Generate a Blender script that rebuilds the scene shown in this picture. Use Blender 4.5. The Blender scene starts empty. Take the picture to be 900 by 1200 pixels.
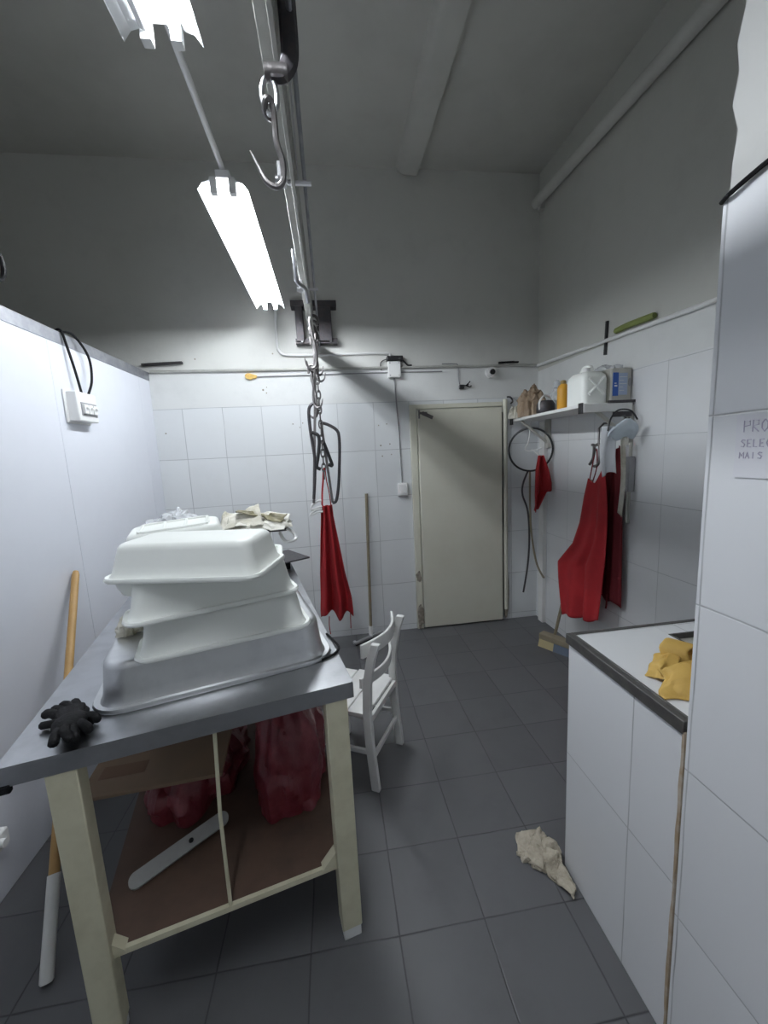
import bpy, bmesh, math, random
from mathutils import Vector, Matrix, noise as mnoise
R = math.radians
sc = bpy.context.scene
col = sc.collection

# ------------------------------------------------------------------ camera, world, exposure
H = 1.627                                   # eye height
cam_d = bpy.data.cameras.new('camera'); cam = bpy.data.objects.new('camera', cam_d); col.objects.link(cam)
cam_d.sensor_fit = 'HORIZONTAL'; cam_d.sensor_width = 36.0; cam_d.lens = 36.0*467.24/900.0
cam_d.clip_start = 0.02; cam_d.clip_end = 60
rt = Vector((0.98982439, -0.13351107, -0.04921865)); up = Vector((0.06787716, 0.13901737, 0.98796096)); fw = Vector((0.12506147, 0.98124868, -0.14666513))
m = Matrix((rt, up, -fw)).transposed().to_4x4(); m.translation = (0, 0, H)
cam.matrix_world = m
sc.camera = cam
w = bpy.data.worlds.new('world'); sc.world = w; w.use_nodes = True
w.node_tree.nodes['Background'].inputs[0].default_value = (.5, .55, .6, 1)
w.node_tree.nodes['Background'].inputs[1].default_value = 0.02
sc.view_settings.view_transform = 'Standard'; sc.view_settings.look = 'None'
sc.view_settings.gamma = 1.0; sc.view_settings.use_curve_mapping = False
sc.view_settings.exposure = 0.0
LAMP = 110.0                                 # radiance of the fluorescent tubes
try:
    sc.cycles.use_denoising = True; sc.cycles.max_bounces = 10; sc.cycles.diffuse_bounces = 7
    sc.cycles.sample_clamp_indirect = 6.0
except Exception: pass

# ------------------------------------------------------------------ materials
def mat(name, color, rough=.6, metal=0., dirt=0., dcol=None, dscale=6., bump=0., bscale=60., spec=.5, emit=None, trans=0., alpha=1., sheen=0., detail=5):
    mt = bpy.data.materials.new(name); mt.use_nodes = True
    nt = mt.node_tree; b = nt.nodes['Principled BSDF']
    b.inputs['Base Color'].default_value = (*color, 1); b.inputs['Roughness'].default_value = rough
    b.inputs['Metallic'].default_value = metal; b.inputs['Specular IOR Level'].default_value = spec
    b.inputs['Transmission Weight'].default_value = trans; b.inputs['Alpha'].default_value = alpha
    if sheen: b.inputs['Sheen Weight'].default_value = sheen
    if emit: b.inputs['Emission Color'].default_value = (*emit[0], 1); b.inputs['Emission Strength'].default_value = emit[1]
    tc = nt.nodes.new('ShaderNodeNewGeometry')
    if dirt > 0:
        n = nt.nodes.new('ShaderNodeTexNoise'); n.inputs['Scale'].default_value = dscale; n.inputs['Detail'].default_value = detail; n.inputs['Roughness'].default_value = .6
        nt.links.new(tc.outputs['Position'], n.inputs['Vector'])
        rp = nt.nodes.new('ShaderNodeValToRGB'); rp.color_ramp.elements[0].position = .42; rp.color_ramp.elements[1].position = .75
        nt.links.new(n.outputs['Fac'], rp.inputs['Fac'])
        mx = nt.nodes.new('ShaderNodeMix'); mx.data_type = 'RGBA'
        mx.inputs[6].default_value = (*color, 1); mx.inputs[7].default_value = (*(dcol or [c*.6 for c in color]), 1)
        mm = nt.nodes.new('ShaderNodeMath'); mm.operation = 'MULTIPLY'; mm.inputs[1].default_value = dirt
        nt.links.new(rp.outputs['Color'], mm.inputs[0]); nt.links.new(mm.outputs[0], mx.inputs[0])
        nt.links.new(mx.outputs[2], b.inputs['Base Color'])
    if bump > 0:
        n2 = nt.nodes.new('ShaderNodeTexNoise'); n2.inputs['Scale'].default_value = bscale; n2.inputs['Detail'].default_value = 4
        nt.links.new(tc.outputs['Position'], n2.inputs['Vector'])
        bp = nt.nodes.new('ShaderNodeBump'); bp.inputs['Strength'].default_value = bump; bp.inputs['Distance'].default_value = .01
        nt.links.new(n2.outputs['Fac'], bp.inputs['Height']); nt.links.new(bp.outputs['Normal'], b.inputs['Normal'])
    return mt

def tile_mat(name, ax, size, off, color, grout, gw=.0035, rough=.25, zmax=None, zp=None, paint=None, upper_tone=None, vary=.03, dirt=.15, dcol=(.5, .48, .42), skipv=False):
    """wall or floor tiles: ax = the two world axes ('X','Z'), size = tile size, off = a tile corner; above zmax paint, with a second tone above zp"""
    mt = bpy.data.materials.new(name); mt.use_nodes = True
    nt = mt.node_tree; N = nt.nodes; L = nt.links; b = N['Principled BSDF']
    g = N.new('ShaderNodeNewGeometry'); s = N.new('ShaderNodeSeparateXYZ'); L.new(g.outputs['Position'], s.inputs[0])
    def M(op, a, bb=None, c=None):
        n = N.new('ShaderNodeMath'); n.operation = op
        for i, v in enumerate((a, bb, c)):
            if v is None: continue
            if isinstance(v, (int, float)): n.inputs[i].default_value = v
            else: L.new(v, n.inputs[i])
        return n.outputs[0]
    wob = N.new('ShaderNodeTexNoise'); wob.inputs['Scale'].default_value = 2.5; wob.inputs['Detail'].default_value = 2; L.new(g.outputs['Position'], wob.inputs['Vector'])
    wb = M('MULTIPLY', M('SUBTRACT', wob.outputs['Fac'], .5), .012)
    lines = []; cells = []
    for a, sz, o in zip(ax, size, off):
        t = M('DIVIDE', M('ADD', M('SUBTRACT', s.outputs[a], o), wb), sz)
        cells.append(M('FLOOR', t)); fr = M('FRACT', t)
        d = M('MULTIPLY', M('MINIMUM', fr, M('SUBTRACT', 1.0, fr)), sz)
        lines.append(M('SUBTRACT', 1.0, M('SMOOTH_MIN', 1.0, M('DIVIDE', d, gw), .3)))
    line = M('MAXIMUM', lines[0], lines[1]); line = M('MAXIMUM', line, 0.0)
    brk = N.new('ShaderNodeTexNoise'); brk.inputs['Scale'].default_value = 5; brk.inputs['Detail'].default_value = 4; L.new(g.outputs['Position'], brk.inputs['Vector'])
    line = M('MULTIPLY', line, M('MULTIPLY_ADD', brk.outputs['Fac'], 1.5, .05)); line = M('MINIMUM', line, 1.0)
    cv = N.new('ShaderNodeCombineXYZ'); L.new(cells[0], cv.inputs[0]); L.new(cells[1], cv.inputs[1])
    wn = N.new('ShaderNodeTexWhiteNoise'); wn.noise_dimensions = '3D'; L.new(cv.outputs[0], wn.inputs['Vector'])
    val = M('MULTIPLY_ADD', wn.outputs['Value'], vary*2, 1-vary)
    hs = N.new('ShaderNodeHueSaturation'); hs.inputs['Color'].default_value = (*color, 1); L.new(val, hs.inputs['Value'])
    dn = N.new('ShaderNodeTexNoise'); dn.inputs['Scale'].default_value = 3.5; dn.inputs['Detail'].default_value = 8; dn.inputs['Roughness'].default_value = .7; L.new(g.outputs['Position'], dn.inputs['Vector'])
    rp = N.new('ShaderNodeValToRGB'); rp.color_ramp.elements[0].position = .5; rp.color_ramp.elements[1].position = .8; L.new(dn.outputs['Fac'], rp.inputs['Fac'])
    mx = N.new('ShaderNodeMix'); mx.data_type = 'RGBA'; L.new(hs.outputs[0], mx.inputs[6]); mx.inputs[7].default_value = (*dcol, 1); L.new(M('MULTIPLY', rp.outputs['Color'], dirt), mx.inputs[0])
    m2 = N.new('ShaderNodeMix'); m2.data_type = 'RGBA'; m2.inputs[7].default_value = (*grout, 1)
    L.new(mx.outputs[2], m2.inputs[6])
    outc = m2.outputs[2]; ro = rough
    if zmax is not None:
        below = M('LESS_THAN', s.outputs['Z'], zmax); line = M('MULTIPLY', line, below)
        m3 = N.new('ShaderNodeMix'); m3.data_type = 'RGBA'; L.new(below, m3.inputs[0]); L.new(m2.outputs[2], m3.inputs[7])
        pd = N.new('ShaderNodeMix'); pd.data_type = 'RGBA'; 
        for sock, q in ((6, 1.), (7, .72)):
            ps = N.new('ShaderNodeMix'); ps.data_type = 'RGBA'; ps.inputs[6].default_value = (*[c*q for c in (upper_tone or paint)], 1); ps.inputs[7].default_value = (*[c*q for c in paint], 1)
            L.new(M('LESS_THAN', s.outputs['Z'], zp or 99.), ps.inputs[0]); L.new(ps.outputs[2], pd.inputs[sock])
        L.new(M('MULTIPLY', rp.outputs['Color'], .35), pd.inputs[0]); L.new(pd.outputs[2], m3.inputs[6]); outc = m3.outputs[2]
        L.new(M('MULTIPLY_ADD', below, rough-.75, .75), b.inputs['Roughness'])
    else: b.inputs['Roughness'].default_value = rough
    L.new(line, m2.inputs[0]); L.new(outc, b.inputs['Base Color'])
    bp = N.new('ShaderNodeBump'); bp.inputs['Strength'].default_value = .5; bp.inputs['Distance'].default_value = .002; bp.invert = True
    L.new(line, bp.inputs['Height']); L.new(bp.outputs[0], b.inputs['Normal'])
    return mt

WHT = (.74, .76, .77)
M_floor = tile_mat('floor tile', 'XY', (.30, .30), (.427, 1.125), (.108, .109, .114), (.022, .022, .025), .004, .5, vary=.10, dirt=.35, dcol=(.05, .05, .055))
M_back = tile_mat('back wall', 'XZ', (.307, .40), (-.528, 2.052), WHT, (.33, .34, .35), .0035, .3, zmax=2.055, zp=2.335, paint=(.73, .74, .73), upper_tone=(.66, .66, .63), dirt=.12)  # greyer above the conduit: shade over the lamp cutoff put into the colour
M_right = tile_mat('right wall', 'YZ', (.307, .40), (2.05, 2.05), (.70, .71, .72), (.36, .37, .38), .003, .3, zmax=2.06, zp=2.27, paint=(.68, .69, .68), upper_tone=(.54, .54, .50), dirt=.15)
M_pillar = tile_mat('near wall', 'YZ', (.31, .415), (.44, 1.67), (.78, .79, .81), (.33, .33, .34), .003, .3, zmax=2.085, paint=(.58, .58, .56), dirt=.06)
M_counter = tile_mat('counter tile', 'YZ', (.31, .49), (.936, .49), (.78, .79, .81), (.35, .35, .36), .003, .3, dirt=.06)
M_ctop = tile_mat('counter top tile', 'XY', (.40, .45), (1.2, 1.23), (.78, .79, .80), (.35, .35, .36), .003, .3, dirt=.08)
M_panel = mat('partition panel', (.70, .72, .78), .38, dirt=.12, dcol=(.5, .52, .58), dscale=4)
M_paint = mat('ceiling paint', (.58, .575, .54), .85, dirt=.3, dscale=2.5, bump=.08, bscale=20)
M_wpaint = mat('plain wall paint', (.75, .76, .75), .8, dirt=.2)
M_door = mat('cream door paint', (.68, .67, .57), .5, dirt=.25, dcol=(.5, .47, .36), dscale=3)
M_cream = mat('cream painted wood', (.68, .65, .48), .5, dirt=.35, dcol=(.40, .36, .22), dscale=14)
M_stain = mat('crumbled plaster', (.23, .20, .16), .95, dirt=.8, dcol=(.5, .46, .4), dscale=40, bump=.6, bscale=60)
M_steel = mat('stainless steel', (.52, .53, .55), .38, 1., dirt=.5, dcol=(.25, .26, .27), dscale=7, bump=.05, bscale=12)
M_alu = mat('aluminium', (.68, .69, .70), .36, 1., dirt=.4, dcol=(.38, .39, .40), dscale=9, bump=.06, bscale=16)
M_galv = mat('galvanised metal', (.32, .33, .36), .5, .8, dirt=.6, dcol=(.5, .5, .52), dscale=18)
M_dark = mat('dark iron', (.07, .068, .075), .5, .7, dirt=.5, dcol=(.13, .10, .09), dscale=30, bump=.2)
M_iron = mat('worn iron', (.20, .19, .19), .42, .8, dirt=.5, dcol=(.10, .08, .07), dscale=40, bump=.2)
M_rail = mat('rail paint', (.48, .48, .45), .5, .2, dirt=.5, dcol=(.28, .27, .25), dscale=14)
M_chrome = mat('galvanised steel', (.66, .66, .68), .28, 1.)
M_wplas = mat('white polyethylene', (.88, .90, .86), .38, dirt=.08, dcol=(.66, .66, .58), dscale=8)
M_white = mat('white plastic', (.78, .78, .77), .4, dirt=.1)
M_wwood = mat('white painted wood', (.80, .80, .78), .42, dirt=.18, dcol=(.55, .53, .48), dscale=16)
M_reflect = mat('white enamel', (.85, .86, .87), .35)
M_tube = mat('lit fluorescent tube', (1, 1, 1), .4, emit=((.90, .95, 1.0), LAMP))
M_filltube = mat('added fill tube', (1, 1, 1), .4, emit=((.95, .96, 1.0), LAMP*.045))  # dim tube of the added fill lamp
M_tubeoff = mat('unlit fluorescent tube', (.86, .87, .88), .2)
M_black = mat('black rubber', (.008, .008, .009), .75, spec=.2, bump=.3, bscale=120)
M_blackp = mat('black plastic', (.02, .02, .022), .4)
M_red = mat('red apron cloth', (.34, .009, .014), .8, dirt=.5, dcol=(.20, .006, .010), dscale=9, bump=.15, bscale=200)
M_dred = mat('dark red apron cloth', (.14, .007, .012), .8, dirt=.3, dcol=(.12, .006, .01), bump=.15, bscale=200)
M_redbag = mat('red plastic film', (.15, .016, .026), .36, dirt=.5, dcol=(.30, .07, .08), dscale=16, bump=.5, bscale=24)
M_clear = mat('clear plastic film', (.86, .88, .90), .22, trans=.45, bump=.6, bscale=20)
M_linen = mat('stained linen', (.70, .68, .61), .9, dirt=.9, dcol=(.30, .27, .18), dscale=8, bump=.3, bscale=40)
M_lin2 = mat('pale linen', (.74, .73, .67), .9, dirt=.5, dcol=(.45, .42, .32), dscale=12)
M_olive = mat('olive stained linen', (.22, .20, .12), .9, dirt=.8, dcol=(.45, .42, .33), dscale=20)
M_wcloth = mat('white cloth', (.72, .74, .77), .9, dirt=.3, dcol=(.55, .56, .58), bump=.2, bscale=60)
M_bcloth = mat('pale blue cloth', (.58, .65, .70), .8, dirt=.2, bump=.2, bscale=60)
M_rag = mat('floor rag', (.52, .47, .38), .95, dirt=.8, dcol=(.26, .22, .16), dscale=22, bump=.4, bscale=60)
M_yel = mat('yellow rubber', (.62, .40, .10), .6, dirt=.5, dcol=(.46, .27, .06), dscale=14, bump=.2, bscale=40)
M_wood = mat('yellow wood', (.44, .27, .10), .5, dirt=.4, dcol=(.36, .18, .05), dscale=18)
M_gwood = mat('weathered wood', (.26, .22, .15), .7, dirt=.5, dcol=(.15, .12, .09), dscale=20)
M_ply = mat('brown board', (.105, .062, .042), .7, dirt=.7, dcol=(.05, .034, .026), dscale=9)
M_card = mat('cardboard', (.21, .145, .095), .85, dirt=.3, dcol=(.32, .2, .11), dscale=6)
M_cmark = mat('cardboard print', (.17, .10, .06), .85)
M_paper = mat('paper', (.76, .76, .80), .8)
M_ink = mat('purple ink', (.50, .47, .58), .8)
M_blue = mat('blue label', (.02, .10, .42), .5)
M_pale = mat('pale label print', (.42, .50, .66), .6)
M_beige = mat('beige plastic', (.52, .51, .46), .55, dirt=.3)
M_bar = mat('worn grey plastic', (.34, .34, .33), .6, dirt=.4, dscale=20)
M_orange = mat('orange plastic', (.68, .34, .03), .45)
M_amber = mat('amber film', (.45, .32, .10), .35, trans=.35, bump=.3)
M_green = mat('green foam', (.22, .26, .08), .85, dirt=.4, bump=.3)
M_brown = mat('brown paper', (.30, .22, .15), .85, dirt=.5, dcol=(.44, .36, .28), dscale=14, bump=.3, bscale=40)
M_ytag = mat('yellow tape', (.66, .44, .12), .7, dirt=.5, dcol=(.35, .2, .06), dscale=80)
M_grey = mat('grey plastic', (.30, .30, .31), .5)
M_edge = mat('dark metal edging', (.10, .098, .095), .45, .5, dirt=.5, dcol=(.2, .19, .17), dscale=30)
M_sq = mat('blue bristles', (.12, .15, .20), .8, bump=.5, bscale=150)
M_ybr = mat('yellowed bristles', (.48, .40, .22), .85, bump=.5, bscale=150)
M_grout = mat('rusty grout', (.36, .27, .18), .9, dirt=.6, dcol=(.6, .57, .52), dscale=20)
M_foot = mat('white leg foot', (.80, .80, .78), .5)

# ------------------------------------------------------------------ mesh helpers
class MB:
    def __init__(s): s.v = []; s.f = []
    def add(s, vs, fs):
        o = len(s.v); s.v += [Vector(v) for v in vs]; s.f += [tuple(i+o for i in f) for f in fs]; return s
    def box(s, c, size, rot=None):
        hx, hy, hz = [d/2 for d in size]; c = Vector(c)
        vs = [Vector((x, y, z)) for x in (-hx, hx) for y in (-hy, hy) for z in (-hz, hz)]
        if rot is not None: vs = [rot @ v for v in vs]
        return s.add([v+c for v in vs], [(0, 1, 3, 2), (4, 6, 7, 5), (0, 4, 5, 1), (2, 3, 7, 6), (0, 2, 6, 4), (1, 5, 7, 3)])
    def box2(s, lo, hi): return s.box([(a+b)/2 for a, b in zip(lo, hi)], [abs(b-a) for a, b in zip(lo, hi)])
    def beam(s, a, b, wd, th, side=(0, 0, 1)):
        a = Vector(a); b = Vector(b); d = b-a; z = d.normalized(); x = z.cross(Vector(side)).normalized(); y = z.cross(x)
        return s.box((a+b)/2, (wd, th, d.length), Matrix((x, y, z)).transposed())
    def loft(s, rings, cap0=True, cap1=True, closed=False):
        n = len(rings[0]); vs = [v for r in rings for v in r]; fs = []
        k = len(rings)
        for i in range(k if closed else k-1):
            j = (i+1) % k
            for a in range(n):
                b = (a+1) % n; fs.append((i*n+a, i*n+b, j*n+b, j*n+a))
        if not closed:
            if cap0: fs.append(tuple(range(n))[::-1])
            if cap1: fs.append(tuple((k-1)*n+a for a in range(n)))
        return s.add(vs, fs)
    def tube(s, pts, r, n=8, closed=False, flat=1.0):
        pts = [Vector(p) for p in pts]; k = len(pts); rad = r if isinstance(r, (list, tuple)) else [r]*k
        rings = []; prev = None
        for i, p in enumerate(pts):
            if closed: t = pts[(i+1) % k]-pts[i-1]
            else: t = pts[min(i+1, k-1)]-pts[max(i-1, 0)]
            t.normalize()
            if prev is None:
                x = t.cross(Vector((0, 0, 1)));
                if x.length < .1: x = t.cross(Vector((1, 0, 0)))
                x.normalize()
            else:
                x = prev-t*prev.dot(t); x.normalize()
            y = t.cross(x); prev = x
            rings.append([p+(x*math.cos(2*math.pi*a/n)+y*flat*math.sin(2*math.pi*a/n))*rad[i] for a in range(n)])
        return s.loft(rings, closed=closed)
    def cyl(s, a, b, r, n=16, r2=None): return s.tube([a, b], [r, r if r2 is None else r2], n)
    def grid(s, fn, nu, nv):
        vs = [fn(i/nu, j/nv) for i in range(nu+1) for j in range(nv+1)]
        fs = [(i*(nv+1)+j, (i+1)*(nv+1)+j, (i+1)*(nv+1)+j+1, i*(nv+1)+j+1) for i in range(nu) for j in range(nv)]
        return s.add(vs, fs)

def spline(pts, n=8):
    P = [Vector(p) for p in pts]; out = []
    for i in range(len(P)-1):
        p0 = P[max(i-1, 0)]; p1 = P[i]; p2 = P[i+1]; p3 = P[min(i+2, len(P)-1)]
        for k in range(n):
            t = k/n
            out.append(.5*((2*p1)+(p2-p0)*t+(2*p0-5*p1+4*p2-p3)*t*t+(3*p1-p0-3*p2+p3)*t*t*t))
    out.append(P[-1]); return out

def rrect(wd, dp, r, z, n=5, cx=0, cy=0):
    r = min(r, wd/2-.001, dp/2-.001); out = []
    for q, (sx, sy) in enumerate(((1, 1), (-1, 1), (-1, -1), (1, -1))):
        for k in range(n+1):
            a = math.pi/2*(q+k/n)
            out.append(Vector((cx+sx*(wd/2-r)+r*math.cos(a), cy+sy*(dp/2-r)+r*math.sin(a), z)))
    return out

def obj(name, mb, mt, parent=None, bevel=0., smooth=40, solid=0., sub=0, local=False):
    """one mesh object; world coordinates (or the parent's own when local=True); origin at the base of a top-level mesh"""
    vs = list(mb.v)
    if parent is None:
        xs = [v.x for v in vs]; ys = [v.y for v in vs]; o = Vector(((min(xs)+max(xs))/2, (min(ys)+max(ys))/2, min(v.z for v in vs)))
    elif local: o = Vector((0, 0, 0))
    else:
        o = Vector(parent.location)
        if parent.parent: o = o+Vector(parent.parent.location)
    me = bpy.data.meshes.new(name); me.from_pydata([v-o for v in vs], [], mb.f); me.update()
    bm = bmesh.new(); bm.from_mesh(me); bmesh.ops.recalc_face_normals(bm, faces=bm.faces); bm.to_mesh(me); bm.free()
    me.materials.append(mt)
    if smooth:
        for p in me.polygons: p.use_smooth = True
        me.set_sharp_from_angle(angle=R(smooth))
    ob = bpy.data.objects.new(name, me); col.objects.link(ob)
    if parent is None: ob.location = o
    else: ob.parent = parent
    if solid:
        md = ob.modifiers.new('solid', 'SOLIDIFY'); md.thickness = solid; md.offset = 0
    if bevel:
        md = ob.modifiers.new('bevel', 'BEVEL'); md.width = bevel; md.segments = 2; md.limit_method = 'ANGLE'; md.angle_limit = R(40)
    if sub:
        md = ob.modifiers.new('sub', 'SUBSURF'); md.levels = sub; md.render_levels = sub
    return ob
def tag(o, label, cat, group=None, kind=None):
    o['label'] = label; o['category'] = cat
    if group: o['group'] = group
    if kind: o['kind'] = kind
    return o
def thing(name, label, cat, loc, rotz=0, group=None):
    o = bpy.data.objects.new(name, None); col.objects.link(o); o.location = loc; o.rotation_euler = (0, 0, rotz); o.empty_display_size = .05
    return tag(o, label, cat, group)
def struct(name, mb, mt, parent=None, **k):
    o = obj(name, mb, mt, parent, **k); o['kind'] = 'structure'; return o
def dup(root, loc, rot, label):
    r = root.copy(); col.objects.link(r); r.location = loc; r.rotation_euler = rot; r['label'] = label
    for ch in list(root.children):
        c = ch.copy(); col.objects.link(c); c.parent = r
        for g in list(ch.children):
            d = g.copy(); col.objects.link(d); d.parent = c
    return r
def B(lo, hi): return MB().box2(lo, hi)
def nz(x, y, z, s=1., seed=0): return mnoise.noise(Vector((x*s+seed*7.3, y*s-seed*3.1, z*s+seed*1.7)))

# ------------------------------------------------------------------ the room
YB, XR, XL, ZC, XP = 3.45, 1.875, -1.36, 3.84, .795
struct('floor', B((-3.4, -1.7, -.1), (2.1, 3.7, 0)), M_floor)
struct('ceiling', B((-3.4, -1.7, ZC), (2.1, 3.7, ZC+.1)), M_paint)
wb = struct('wall_back', B((-3.4, YB, 0), (2.1, YB+.2, ZC)), M_back)
struct('wall_right', B((XR, -1.7, 0), (XR+.2, YB, ZC)), M_right)
struct('wall_far_left', B((-3.4, -1.7, 0), (-3.2, YB, ZC)), M_wpaint)
struct('wall_front', B((-3.2, -1.7, 0), (XR, -1.5, ZC)), M_wpaint)
# partition of white panels with a galvanised channel on top
pl = MB()
for y0, y1 in ((-1.5, -.63), (-.628, .345), (.347, 1.32), (1.322, 2.294), (2.296, 3.268), (3.27, 3.449)): pl.box2((XL-.05, y0, 0), (XL, y1, 2.29))
wl = struct('wall_left', pl, M_panel, bevel=.0015)
tr = struct('trim_1', B((XL-.056, -1.5, 2.272), (XL+.004, 3.449, 2.335)), M_galv)
# tiled wall end close to the camera, on the right
pm = MB()
edge = [(.760, 0), (.760, 2.075), (.748, 2.085)] + [(.748+.006*math.sin(k*2.7)+.004*math.sin(k*5.1), 2.09+k*.05) for k in range(1, 36)]
edge[-1] = (edge[-1][0], ZC)
rl = [[Vector((x, y, z)) for (y, z) in [(-1.5, 0)]+edge+[(-1.5, ZC)]] for x in (XP, XP+.2)]
pm.loft(rl); struct('wall_near_right', pm, M_pillar, smooth=0)
# ceiling beam
bmh = MB(); prof = [(.66, ZC+.01), (.68, ZC-.035), (.72, ZC-.055), (.80, ZC-.062), (.835, ZC-.06), (.84, ZC+.01)]
bmh.loft([[Vector((x, y, z)) for x, z in prof] for y in (-1.5, YB-.02)]); struct('beam', bmh, M_paint)
# corner casing strip on the right wall and skirting grime
struct('trim_3', B((XR-.035, 3.285, 0), (XR+.001, 3.36, 1.83)), M_wwood, bevel=.004)

# door in the back wall
dr = struct('door_1', MB().box2((.765, YB-.035, .012), (1.522, YB+.02, 1.975)), M_door, bevel=.006)
struct('door_frame', MB().box2((.700, YB-.022, 0), (.758, YB+.01, 2.02)).box2((.758, YB-.022, 1.982), (1.53, YB+.01, 2.02)), M_door, dr, bevel=.004)
struct('door_post', MB().cyl((1.556, YB-.02, .11), (1.556, YB-.02, 2.04), .019), M_door, dr)
struct('door_seal', B((1.5235, YB-.03, .03), (1.5295, YB-.001, 1.93)), M_blackp, dr)
hg = MB().box((.81, YB-.04, 1.945), (.075, .012, .018)).box((.85, YB-.04, 1.925), (.10, .008, .03), Matrix.Rotation(R(25), 3, 'Y')).cyl((.775, YB-.05, 1.90), (.775, YB-.05, 1.97), .007)
struct('door_hinge', hg, M_iron, dr)
def patch(cx, cz, wx, hz, seed, y=YB, t=.008):
    mb = MB(); n = 22; ring = []
    for k in range(n):
        a = 2*math.pi*k/n; q = 1+.45*nz(math.cos(a)*1.4, math.sin(a)*1.4, seed, 1.0, seed)
        ring.append((cx+wx*q*math.cos(a), cz+hz*q*math.sin(a)))
    mb.loft([[Vector((x, yy, z)) for x, z in ring] for yy in (y-t, y+.01)]); return mb
struct('door_damage', patch(.725, .50, .022, .05, 1, y=YB-.022), M_stain, dr)
struct('door_damage', patch(.735, .13, .028, .12, 2, y=YB-.022), M_stain, dr)
struct('door_damage', patch(1.565, .22, .022, .20, 3, y=YB-.012), M_stain, dr)

# ------------------------------------------------------------------ fluorescent lamps
LX, LZ = -.345, 2.685
def make_lamp(name_label, y0, y1, lit=(True, True)):
    t = thing('fluorescent_lamp', name_label, 'lamp', (LX, (y0+y1)/2, LZ+.05), 0, 'white twin-tube ceiling lamps')
    hl = (y1-y0)/2; q = lambda x, y, z: Vector((x, y, z-.05))
    hb = MB().box((0, 0, .008), (.055, 2*hl-.02, .034)); obj('housing', hb, M_reflect, t, bevel=.003, local=True)
    prof = [(-.097, -.003), (-.078, .022), (-.052, .030), (-.046, .042), (.046, .042), (.052, .030), (.078, .022), (.097, -.003)]
    pts = prof+[(x*.985, z-.0025) for x, z in prof[::-1]]
    rf = MB().loft([[q(x, y, z) for x, z in pts] for y in (-hl, hl)]); obj('reflector', rf, M_reflect, t, local=True, smooth=20)
    for sx, on in ((-.036, lit[0]), (.036, lit[1])):
        obj('tube', MB().cyl(q(sx, -hl+.03, .010), q(sx, hl-.03, .010), .013, 14), M_tube if on else M_tubeoff, t, local=True)
        for sy in (-1, 1):
            hd = MB().box(q(sx, sy*(hl-.012), .012), (.026, .026, .056)).cyl(q(sx, sy*(hl+.001), .006), q(sx, sy*(hl+.003), .006), .006)
            obj('tube_holder', hd, M_white, t, bevel=.006, local=True)
    return t
make_lamp('twin tube lamp near the back wall, both tubes lit', 1.80, 3.10)
make_lamp('twin tube lamp overhead at the top edge with its left tube unlit', -.08, 1.235, (False, True))
t = thing('added_fill_lamp', 'added unseen fill lamp, a bare tube high behind the viewer', 'lamp', (.1, -1.48, 2.9))  # unseen lamp, added only to lift the ceiling and upper walls
obj('batten', MB().box2((-.9, -1.499, 2.95), (1.1, -1.455, 3.0)), M_reflect, t, bevel=.004)
for x in (-.87, 1.07): obj('tube_holder', MB().box((x, -1.43, 2.965), (.026, .07, .04)), M_white, t, bevel=.004)
obj('tube', MB().cyl((-.86, -1.41, 2.965), (1.06, -1.41, 2.965), .013, 14), M_filltube, t)
cp = MB().tube(spline([(LX, -1.5, LZ+.087), (LX, 1.2, LZ+.087), (LX, 3.2, LZ+.087), (LX, 3.40, LZ+.08), (-.354, 3.438, LZ), (-.357, 3.438, 2.55), (-.345, 3.438, 2.475), (-.27, 3.438, 2.445), (.1, 3.438, 2.442), (.50, 3.438, 2.445), (.555, 3.438, 2.42), (.565, 3.438, 2.34)], 8), .011, 10)
tag(obj('cable_conduit', cp, M_white), 'white cable conduit from the lamps down to the junction box', 'conduit')

# ------------------------------------------------------------------ meat rail and its wall bracket
RX = -.06
t = thing('meat_rail', 'long painted overhead meat rail running to the back wall', 'rail', (RX, 1, 2.45))
obj('beam', MB().box2((RX-.028, -1.5, 2.488), (RX+.014, 3.379, 2.528)).box2((RX-.032, -1.5, 2.526), (RX+.018, 3.379, 2.531)), M_rail, t, bevel=.003)
obj('running_bar', MB().box2((RX+.000, -1.5, 2.448), (RX+.012, 3.40, 2.489)), M_rail, t, bevel=.002)
obj('tie_rod', MB().tube([(RX+.040, -1.5, 2.505), (RX+.040, 3.42, 2.505)], .006), M_galv, t)
for yy in (1.35, 2.15):
    obj('hanger_bolt', MB().box((RX-.025, yy, 2.462), (.020, .06, .038)).cyl((RX-.045, yy, 2.45), (RX-.01, yy, 2.45), .012, 10).cyl((RX-.01, yy+.03, 2.46), (RX+.06, yy+.03, 2.46), .008, 8).tube([(RX-.005, yy, 2.53), (RX-.005, yy, ZC)], .006), M_chrome, t)
sb = spline([(RX-.036, 1.93, 2.53), (RX-.036, 1.97, 2.45), (RX-.034, 2.0, 2.425), (RX-.004, 2.05, 2.415), (RX+.003, 2.09, 2.40), (RX+.004, 2.11, 2.37)], 6)
obj('offset_strap', MB().tube(sb, .010, 8), M_chrome, t)
t = thing('rail_bracket', 'dark iron bracket holding the rail on the back wall', 'bracket', (-.05, YB, 2.52))
obj('top_plate', MB().box2((-.225, YB-.10, 2.785), (.13, YB, 2.83)), M_dark, t, bevel=.004)
obj('upright', B((-.195, YB-.09, 2.53), (-.135, YB, 2.79)), M_dark, t, bevel=.004)
obj('upright', B((-.03, YB-.09, 2.53), (.085, YB, 2.79)), M_dark, t, bevel=.004)
bb = obj('foot_bar', B((-.205, YB-.07, 2.515), (.125, YB, 2.555)), M_dark, t, bevel=.003)
for x in (-.155, .07): obj('bolt', MB().cyl((x, YB-.085, 2.535), (x, YB-.069, 2.535), .011, 8), M_chrome, bb)

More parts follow.
